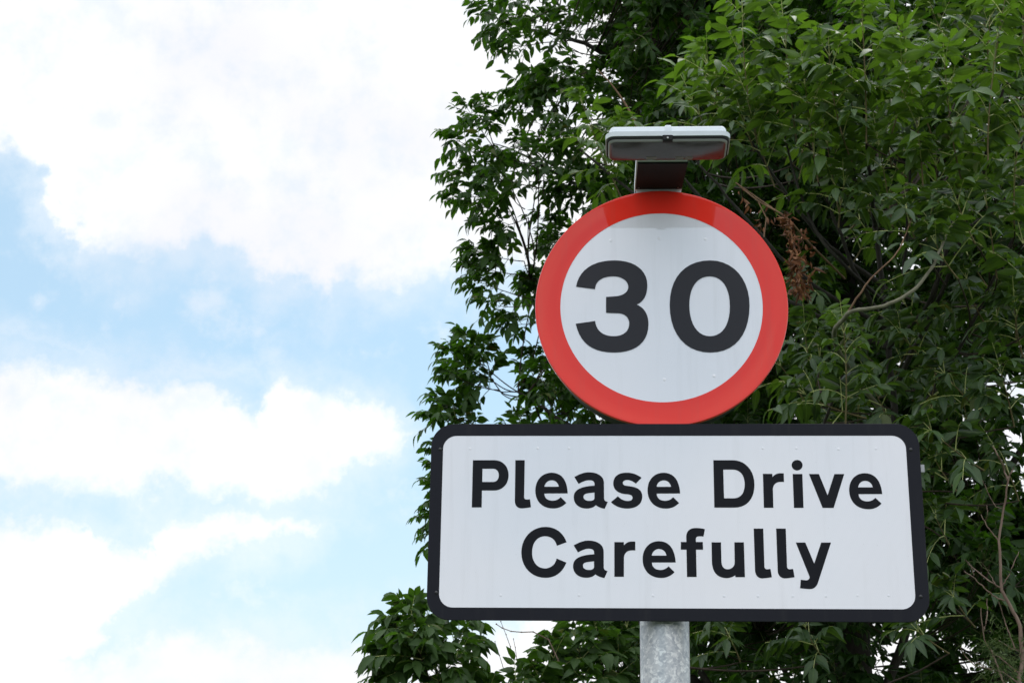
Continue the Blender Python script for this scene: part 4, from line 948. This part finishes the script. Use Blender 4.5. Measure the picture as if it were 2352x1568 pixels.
# withered leaf clusters hanging beside the round sign
dl = Foliage()
spine = [(1806, 500), (1812, 530), (1822, 560), (1820, 590), (1826, 620), (1834, 650), (1840, 672)]
for i in range(300):
    k = rng.uniform(0, len(spine) - 1.01); a = int(k); fr = k - a
    px = spine[a][0] * (1 - fr) + spine[a + 1][0] * fr + rng.normal(0, 7) + (rng.uniform(0, 38) if rng.random() < 0.3 and 1 < k < 5 else 0)
    py = spine[a][1] * (1 - fr) + spine[a + 1][1] * fr + rng.normal(0, 8)
    b = at(px, py, 2.42 + rng.normal(0, 0.05))
    dl.leaflets(b[None], (DOWN * 0.8 + rng.normal(0, 0.65, 3))[None], nrm(rng.normal(0, 1, 3))[None], np.array([rng.uniform(0.020, 0.046)]), np.array([rng.beta(0.45, 1.6)]), np.array([rng.random()]), np.array([rng.uniform(-1.2, 1.4)]), rng.uniform(0.5, 1.0), rng.uniform(-1.6, 2.2))
for i in range(26):
    k = rng.random()
    px, py = (1700 + 60 * k, 430 + 110 * k) if rng.random() < 0.55 else (1742 + 62 * k, 465 + 45 * k)
    b = at(px + rng.normal(0, 7), py + rng.normal(0, 8), 2.5 + rng.normal(0, 0.05))
    dl.leaflets(b[None], (DOWN + rng.normal(0, 0.5, 3))[None], nrm(rng.normal(0, 1, 3))[None], np.array([rng.uniform(0.022, 0.045)]), np.array([rng.uniform(0, 0.4)]), np.array([rng.random()]), np.array([rng.uniform(-0.5, 0.8)]), 0.8, rng.uniform(0.5, 1.3))
for pts in ([(1690, 420), (1740, 455), (1806, 500), (1822, 560), (1830, 640), (1840, 675)], [(1742, 465), (1760, 500), (1755, 545)]):
    P = np.array([at(x, y, 2.44) for x, y in pts])
    dl.tubes(P[None], np.full((1, len(P)), 0.003), mat=1, sides=5)
dead = dl.build('dead_leaf_cluster', [M['dead_leaf'], M['red_shoot']], ya)
dead['label'] = 'withered brown curled leaves hanging beside the round sign'

# ================================================================== LEAFY SAPLING, LOWER LEFT
rng = np.random.default_rng(8)
sb = at(1060, 1800, 4.2)
sp = empty('leafy_sapling', (float(sb[0]), 4.2, 0))
tag(sp, 'leafy green sapling with drooping leaves below the lower left corner of the text sign', 'sapling')
ts = limb('trunk', [(sb[0] + .1, 4.2, -0.1), (sb[0] + 0.08, 4.2, 0.7), at(1060, 1800, 4.2), at(1030, 1640, 4.15), at(1000, 1530, 4.1), at(965, 1455, 4.05)], 0.022, 0.005, M['bark'], sp, 10, 40, 0.003)
l2 = limb('limb', [ts[18], at(1150, 1760, 4.4), at(1230, 1620, 4.5), at(1330, 1530, 4.6)], 0.012, 0.005, M['bark'], sp, 8, 18)
l3 = limb('limb', [ts[20], at(960, 1700, 4.1), at(900, 1620, 4.0)], 0.010, 0.005, M['bark'], sp, 8, 12)
LP = np.concatenate([ts, l2, l3])
sf, tw = Foliage(), Foliage()
def Q_(x0, y0, x1, y1, Y, nodes=4, L=0.22, ls=0.098, tone=0.62, tip=0.9, dY=-0.04, droop=0.65):
    p0 = at(x0, y0, Y); twig_to(p0)
    shoot(sf, rng, p0, at(x1, y1, Y + dY), nodes, L, ls, tone, tip, droop, 1.1, 0.004)
for a in [(1000, 1490, 935, 1405, 4.0, 5), (990, 1500, 915, 1440, 4.1, 5), (970, 1550, 895, 1500, 4.0, 4), (990, 1590, 900, 1560, 4.0, 3), (1030, 1500, 985, 1415, 4.1, 4), (1020, 1530, 1065, 1450, 4.2, 4), (1010, 1560, 1060, 1500, 4.1, 4),
          (980, 1540, 960, 1470, 3.9, 4), (960, 1640, 880, 1620, 4.0, 4), (1000, 1640, 1060, 1580, 4.1, 4), (1020, 1600, 1000, 1540, 4.0, 4), (940, 1600, 925, 1530, 4.0, 4),
          (1140, 1680, 1110, 1600, 4.2, 4), (1190, 1660, 1185, 1575, 4.3, 4), (1250, 1640, 1235, 1550, 4.4, 5), (1290, 1600, 1270, 1490, 4.5, 5), (1340, 1570, 1320, 1460, 4.6, 5), (1390, 1560, 1370, 1450, 4.7, 5),
          (1430, 1600, 1420, 1500, 4.7, 5), (1350, 1640, 1340, 1560, 4.5, 5), (1230, 1700, 1240, 1600, 4.4, 5), (1140, 1720, 1130, 1630, 4.2, 5), (1460, 1540, 1440, 1440, 4.9, 4), (1400, 1500, 1400, 1420, 4.9, 3)]:
    Q_(*a)
sf.build('crown', [M['leaf_sap'], M['stalk'], M['twig']], sp)
def zp(z, Y, off=(880, 1200), sc=3.0932):
    return at((off[0] + z[0] / sc) * 0.91875, (off[1] + z[1] / sc) * 0.91875, Y)
for pl, r in (([(1115, 1110), (1160, 1140), (1230, 1166), (1310, 1173), (1400, 1170), (1520, 1230), (1600, 1400)], 0.0035), ([(1150, 1090), (1190, 1190), (1225, 1285), (1240, 1420)], 0.0025), ([(1105, 1245), (1140, 1350), (1170, 1450)], 0.0022), ([(1248, 1225), (1262, 1290), (1280, 1420)], 0.0022), ([(760, 1310), (850, 1410), (950, 1500), (1010, 1600)], 0.005)):
    P = np.array([zp(z, 4.3) for z in pl])
    tw.tubes(P[None], np.linspace(r * 0.6, r, len(P))[None], mat=1, sides=6)
    for p in P[:-1]:
        tw.tubes((p + np.array([[0, 0, -.004], [0.001, 0, 0.0], [0, 0, .004]]))[None], np.array([[r * .5, r * 1.7, r * .4]]), mat=1, sides=6)
tag(tw.build('twigs', [M['twig'], M['dead_twig']], sp), kind='stuff')

# ================================================================== BARE SHRUB, LOWER RIGHT
rng = np.random.default_rng(3)
Zs = 2.5833
def rp(z, Y): return at((2160 + z[0] / Zs) * 0.91875, (1100 + z[1] / Zs) * 0.91875, Y)
bb = rp((1000, 2300), 2.6)
bs = empty('bare_shrub', (float(bb[0]), 2.6, 0))
tag(bs, 'leafless brown twiggy shrub standing right of the text sign, lower right corner', 'shrub')
main = [(1010, 2300), (1000, 1800), (1000, 1568), (1022, 1420), (1012, 1280), (1004, 1190), (950, 1080), (900, 990), (885, 940), (882, 800), (874, 690), (872, 640), (890, 520), (910, 400), (930, 260), (966, 175)]
P = [np.array([bb[0], 2.6, -0.05]), np.array([bb[0], 2.6, 0.7])] + [rp(z, 2.6) for z in main]
limb('stem', P, 0.0125, 0.0035, M['dead_twig'], bs, 8, 70, 0.0008, 1)
subs = [([(930, 260), (905, 190), (870, 110), (830, 40)], .0045), ([(872, 650), (830, 600), (780, 530), (755, 480)], .003), ([(785, 525), (798, 470), (792, 420)], .0022), ([(885, 955), (800, 900), (700, 820), (655, 770)], .0032),
        ([(905, 1035), (830, 1000), (760, 935), (700, 880), (645, 845)], .0032), ([(890, 945), (940, 860), (1000, 720)], .0026), ([(975, 1345), (940, 1250), (905, 1150), (870, 1040)], .003), ([(1000, 1500), (900, 1420), (800, 1330), (770, 1230), (755, 1080)], .0034),
        ([(775, 1230), (795, 1130), (795, 1020)], .003), ([(1000, 1568), (900, 1500), (790, 1470), (730, 1460), (660, 1400), (620, 1330)], .003), ([(1000, 1360), (930, 1330), (870, 1290)], .0022), ([(890, 440), (845, 420), (800, 330), (760, 250), (700, 150)], .002),
        ([(860, 950), (810, 860), (765, 795)], .002), ([(850, 1500), (760, 1450), (700, 1430)], .0022), ([(905, 1568), (840, 1400), (800, 1330)], .004), ([(1003, 1400), (1033, 1300), (1060, 1200)], .003), ([(710, 870), (690, 810), (650, 770)], .0018)]
for i, (pl, r) in enumerate(subs):
    limb('branch', [rp(z, 2.6 + (0 if k == 0 else rng.normal(0, 0.03))) for k, z in enumerate(pl)], r * 1.15, r * 0.6, M['dead_twig'], bs, 6, 16, 0.0012, i)
gb = Foliage()
N = 260
P = np.zeros((N, 4, 3))
for i in range(N):
    c = rp((rng.normal(880, 85), rng.normal(1420, 110)), 2.6 + rng.normal(0, 0.08))
    d = nrm(rng.normal(0, 1, 3) + np.array([0, 0, 0.3])) * rng.uniform(0.03, 0.09)
    for k in range(4): P[i, k] = c + d * k / 3 + np.array([0, 0, -0.012]) * (k / 3) ** 2 + rng.normal(0, 0.002, 3)
gb.tubes(P, np.full((N, 4), 0.0010), mat=0, sides=3, tone=0.6)
nb = 420
c = np.repeat(P[:, 3], 2, 0)[:nb] + rng.normal(0, 0.01, (nb, 3))
gb.leaflets(c, rng.normal(0, 1, (nb, 3)), rng.normal(0, 1, (nb, 3)), rng.uniform(0.008, 0.022, nb), rng.random(nb), rng.random(nb), rng.uniform(0, 0.3, nb), 0.7, 0.3)
tag(gb.build('wispy_growth', [M['grass_blade']], bs), kind='stuff')

# ================================================================== GROUND
def mat_ground(name, a, b, scale, rough=0.9, bump=0.4):
    t = NT(name)
    p = t.pos()
    nz = t.noise(scale, 8, 0.65, p)
    big = t.noise(scale * 0.05, 4, 0.6, p)
    c = t.mix(t.ramp(nz.outputs[0], [(0.35, 0.0), (0.65, 1.0)]), a, b)
    c = t.mix(t.math('MULTIPLY', big.outputs[0], 0.6), c, tuple(x * 0.7 for x in a))
    t.bsdf(c, rough, 0, 0.3, 0, 0.1, t.bump(nz.outputs[0], bump, 0.02))
    return t.m
def quad(name, x0, x1, y0, y1, z, mat, kind='structure'):
    bm = bmesh.new()
    v = [bm.verts.new(p) for p in ((x0, y0, z), (x1, y0, z), (x1, y1, z), (x0, y1, z))]
    bm.faces.new(v)
    me = bpy.data.meshes.new(name); bm.to_mesh(me); bm.free()
    return tag(link(name, me, mat), kind=kind)
quad('ground', -600, 600, -600, 600, 0.0, mat_ground('verge_grass', (0.035, 0.065, 0.02), (0.07, 0.11, 0.035), 14))
asph = mat_ground('asphalt', (0.05, 0.05, 0.052), (0.075, 0.075, 0.075), 90, 0.85, 0.3)
quad('road', -120, 120, -13.5, -6.9, 0.012, asph)
quad('pavement', -120, 120, -6.75, -4.2, 0.11, mat_ground('pavement_tarmac', (0.08, 0.08, 0.08), (0.12, 0.12, 0.115), 60, 0.85, 0.3))
bm = bmesh.new(); box(bm, -120, 120, -6.9, -6.75, 0.0, 0.115); box(bm, -120, 120, -4.2, -4.15, 0.0, 0.115)
tag(bm_obj('kerb', bm, mat_ground('kerb_stone', (0.25, 0.25, 0.24), (0.33, 0.33, 0.31), 30)), kind='structure')
quad('road_marking', -120, 120, -13.2, -13.1, 0.016, simple('road_paint', (0.7, 0.7, 0.66), 0.6))

# ================================================================== SKY AND LIGHT
SUN_EL, SUN_AZ = math.radians(60), math.radians(25)          # high, from behind the tree (az measured from +Y towards +X)
world = bpy.data.worlds.new('World')
SC.world = world
world.use_nodes = True
nt = world.node_tree
nt.nodes.clear()
W = NT.__new__(NT)
W.t = nt
out = W.n('ShaderNodeOutputWorld')
bg = W.n('ShaderNodeBackground')
W.l(bg.outputs[0], out.inputs[0])
sky = W.n('ShaderNodeTexSky', sky_type='NISHITA')
sky.sun_disc = False
sky.sun_elevation = SUN_EL
sky.sun_rotation = SUN_AZ
sky.air_density = 1.0; sky.dust_density = 1.0; sky.ozone_density = 1.5
tc = W.n('ShaderNodeTexCoord')
dirv = tc.outputs['Generated']


def dot(v):
    nd = W.n('ShaderNodeVectorMath', operation='DOT_PRODUCT')
    W.l(dirv, nd.inputs[0]); nd.inputs[1].default_value = v
    return nd.outputs['Value']


# tangent map of the sky, fixed in the world, unrolled around one compass bearing and height
w_ = W.math('MAXIMUM', dot(tuple(FW)), 0.05)
U = W.math('MULTIPLY_ADD', W.math('DIVIDE', dot(tuple(RT)), w_), FP, 1176.0)
V = W.math('MULTIPLY_ADD', W.math('DIVIDE', dot(tuple(UP)), w_), -FP, 784.0)
nA = W.noise(11, 7, 0.58, dirv)
nB = W.noise(36, 6, 0.62, dirv)
nD = W.noise(115, 6, 0.65, dirv)
sD = W.n('ShaderNodeSeparateXYZ'); W.l(nD.outputs['Color'], sD.inputs[0])
sA = W.n('ShaderNodeSeparateXYZ'); W.l(nA.outputs['Color'], sA.inputs[0])
sB = W.n('ShaderNodeSeparateXYZ'); W.l(nB.outputs['Color'], sB.inputs[0])
Uw = W.math('ADD', W.math('ADD', U, W.math('MULTIPLY_ADD', sD.outputs[0], 70, -35)), W.math('ADD', W.math('MULTIPLY_ADD', sA.outputs[0], 150, -75), W.math('MULTIPLY_ADD', sB.outputs[0], 190, -95)))
Vw = W.math('ADD', W.math('ADD', V, W.math('MULTIPLY_ADD', sD.outputs[1], 70, -35)), W.math('ADD', W.math('MULTIPLY_ADD', sA.outputs[1], 80, -40), W.math('MULTIPLY_ADD', sB.outputs[1], 150, -75)))


def curve(pts):
    """piecewise height of a cloud edge against U; returns V"""
    f = W.math('DIVIDE', W.math('ADD', Uw, 800), 3600, clamp=True)
    r = W.ramp(f, [((x + 800) / 3600, y / 2400 + 0.0) for x, y in pts])
    rgb = W.n('ShaderNodeSeparateColor'); W.l(r, rgb.inputs[0])
    return W.math('MULTIPLY', rgb.outputs[0], 2400)


def sstep(x, lo, hi):
    nd = W.n('ShaderNodeMapRange', interpolation_type='SMOOTHSTEP')
    W.val(nd.inputs[0], x); nd.inputs[1].default_value = lo; nd.inputs[2].default_value = hi
    nd.inputs[3].default_value = 0; nd.inputs[4].default_value = 1
    return nd.outputs[0]


b1 = curve([(-800, 200), (0, 370), (80, 430), (190, 600), (330, 630), (480, 590), (600, 640), (740, 725), (800, 670), (920, 690), (1060, 640), (1200, 640), (1330, 900), (1500, 1700)])
m1 = sstep(W.math('SUBTRACT', b1, Vw), -18, 92)
t2 = curve([(-800, 740), (0, 800), (150, 820), (300, 855), (470, 860), (560, 950), (600, 880), (650, 835), (720, 870), (850, 910), (950, 980), (1000, 1100)])
d2 = curve([(-800, 1170), (0, 1155), (250, 1140), (500, 1150), (640, 1160), (780, 1120), (900, 1050), (950, 985), (1000, 900)])
m2 = sstep(W.math('MINIMUM', W.math('SUBTRACT', Vw, t2), W.math('SUBTRACT', d2, Vw)), -25, 66)
t3 = curve([(-800, 1150), (0, 1175), (190, 1165), (240, 1230), (320, 1225), (350, 1185), (500, 1155), (640, 1160), (730, 1185), (800, 1260)])
d3 = curve([(-800, 1700), (0, 1650), (110, 1600), (330, 1360), (420, 1310), (500, 1275), (620, 1262), (730, 1240), (800, 1120)])
m3 = sstep(W.math('MINIMUM', W.math('SUBTRACT', Vw, t3), W.math('SUBTRACT', d3, Vw)), -22, 60)
t4 = curve([(-800, 1500), (200, 1480), (330, 1425), (560, 1440), (700, 1462), (850, 1450), (1000, 1440), (1200, 1420), (1400, 1100), (1600, 200)])
m4 = sstep(W.math('SUBTRACT', Vw, t4), -25, 90)
t5 = curve([(-800, 700), (0, 715), (120, 745), (240, 780), (300, 830), (420, 790), (560, 830), (640, 880), (700, 1000)])
d5 = curve([(-800, 900), (0, 790), (120, 800), (240, 850), (330, 900), (700, 900)])
m5 = W.math('MULTIPLY', sstep(W.math('MINIMUM', W.math('SUBTRACT', Vw, t5), W.math('SUBTRACT', d5, Vw)), -40, 90), 0.55)
m = W.math('MAXIMUM', W.math('MAXIMUM', W.math('MAXIMUM', m1, m2), W.math('MAXIMUM', m3, m4)), m5)
# thin haze of cloud reaching out beyond every bank
for dist, amt in ((W.math('SUBTRACT', b1, Vw), 0.42), (W.math('MINIMUM', W.math('SUBTRACT', Vw, t2), W.math('SUBTRACT', d2, Vw)), 0.42),
                  (W.math('MINIMUM', W.math('SUBTRACT', Vw, t3), W.math('SUBTRACT', d3, Vw)), 0.42), (W.math('SUBTRACT', Vw, t4), 0.4)):
    m = W.math('MAXIMUM', m, W.math('MULTIPLY', sstep(W.math('ADD', dist, W.math('MULTIPLY_ADD', nB.outputs[0], 200, -100)), -130, 70), amt))
m = W.math('MAXIMUM', m, W.math('MULTIPLY', sstep(W.math('ADD', nA.outputs[0], W.math('MULTIPLY', nB.outputs[0], 0.5)), 0.76, 0.95), 0.45))
m = W.math('MULTIPLY', m, W.math('MULTIPLY_ADD', sstep(nB.outputs[0], 0.25, 0.6), 0.30, 0.70))
# elsewhere round the sky: broken cloud
nC = W.noise(2.2, 9, 0.56, dirv)
mC = sstep(nC.outputs[0], 0.36, 0.58)
near = sstep(dot(tuple(FW)), 0.74, 0.945)
msk = W.n('ShaderNodeMix', data_type='FLOAT')
W.val(msk.inputs[0], near); W.val(msk.inputs[2], mC); W.val(msk.inputs[3], m)
mask = msk.outputs[0]
sh = W.noise(5, 5, 0.55, dirv)
cloudc = W.mix(sstep(sh.outputs[0], 0.35, 0.62), CLOUD_A, CLOUD_B)
# thin veil: the blue pales towards the horizon
sz = W.n('ShaderNodeSeparateXYZ'); W.l(dirv, sz.inputs[0])
veil = W.math('MULTIPLY_ADD', sstep(sz.outputs[2], 0.35, 0.12), 0.40, VEIL0)
skyc = W.n('ShaderNodeMix', data_type='RGBA', blend_type='MULTIPLY')
skyc.inputs[0].default_value = 1.0
W.l(sky.outputs[0], skyc.inputs[6]); skyc.inputs[7].default_value = (*SKYK, 1)
skyv = W.mix(veil, skyc.outputs[2], VEILC)
col0 = W.mix(mask, skyv, cloudc)
# gain added overhead, after an overcast sky, to light signs and leaf tops
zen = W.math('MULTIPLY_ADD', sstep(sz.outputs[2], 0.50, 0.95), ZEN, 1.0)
# second gain added to the unseen sky behind the camera, brightens sign faces
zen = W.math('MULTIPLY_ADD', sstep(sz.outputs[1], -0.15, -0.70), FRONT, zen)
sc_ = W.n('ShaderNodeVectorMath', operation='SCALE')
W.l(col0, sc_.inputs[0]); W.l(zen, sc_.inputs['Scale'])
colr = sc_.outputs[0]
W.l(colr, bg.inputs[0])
bg.inputs[1].default_value = 0.1

sun = bpy.data.lights.new('sun', 'SUN')
sun.energy = SUN_E
sun.angle = math.radians(14)
sun.color = (1.0, 0.96, 0.90)
so = bpy.data.objects.new('sun', sun)
col.objects.link(so)
dv = Vector((math.sin(SUN_AZ) * math.cos(SUN_EL), math.cos(SUN_AZ) * math.cos(SUN_EL), math.sin(SUN_EL)))
so.rotation_euler = dv.to_track_quat('Z', 'Y').to_euler()
so.location = (0, 0, 30)

# ================================================================== CAMERA
cam = bpy.data.cameras.new('camera')
cam.lens = LENS; cam.sensor_width = 36; cam.sensor_fit = 'HORIZONTAL'
cam.clip_start = 0.05; cam.clip_end = 3000
cam.dof.use_dof = True
cam.dof.focus_distance = 5.35
cam.dof.aperture_fstop = 16.0
co = bpy.data.objects.new('camera', cam)
col.objects.link(co)
R3 = Matrix(((RT[0], UP[0], -FW[0]), (RT[1], UP[1], -FW[1]), (RT[2], UP[2], -FW[2])))
co.matrix_world = Matrix.Translation(Vector(CAM)) @ R3.to_4x4()
SC.camera = co
SC.view_settings.view_transform = 'Standard'
SC.view_settings.look = 'None'
SC.view_settings.exposure = EXPO
SC.view_settings.gamma = 1.0
SC.cycles.max_bounces = 8
SC.cycles.transmission_bounces = 4
SC.cycles.use_denoising = True
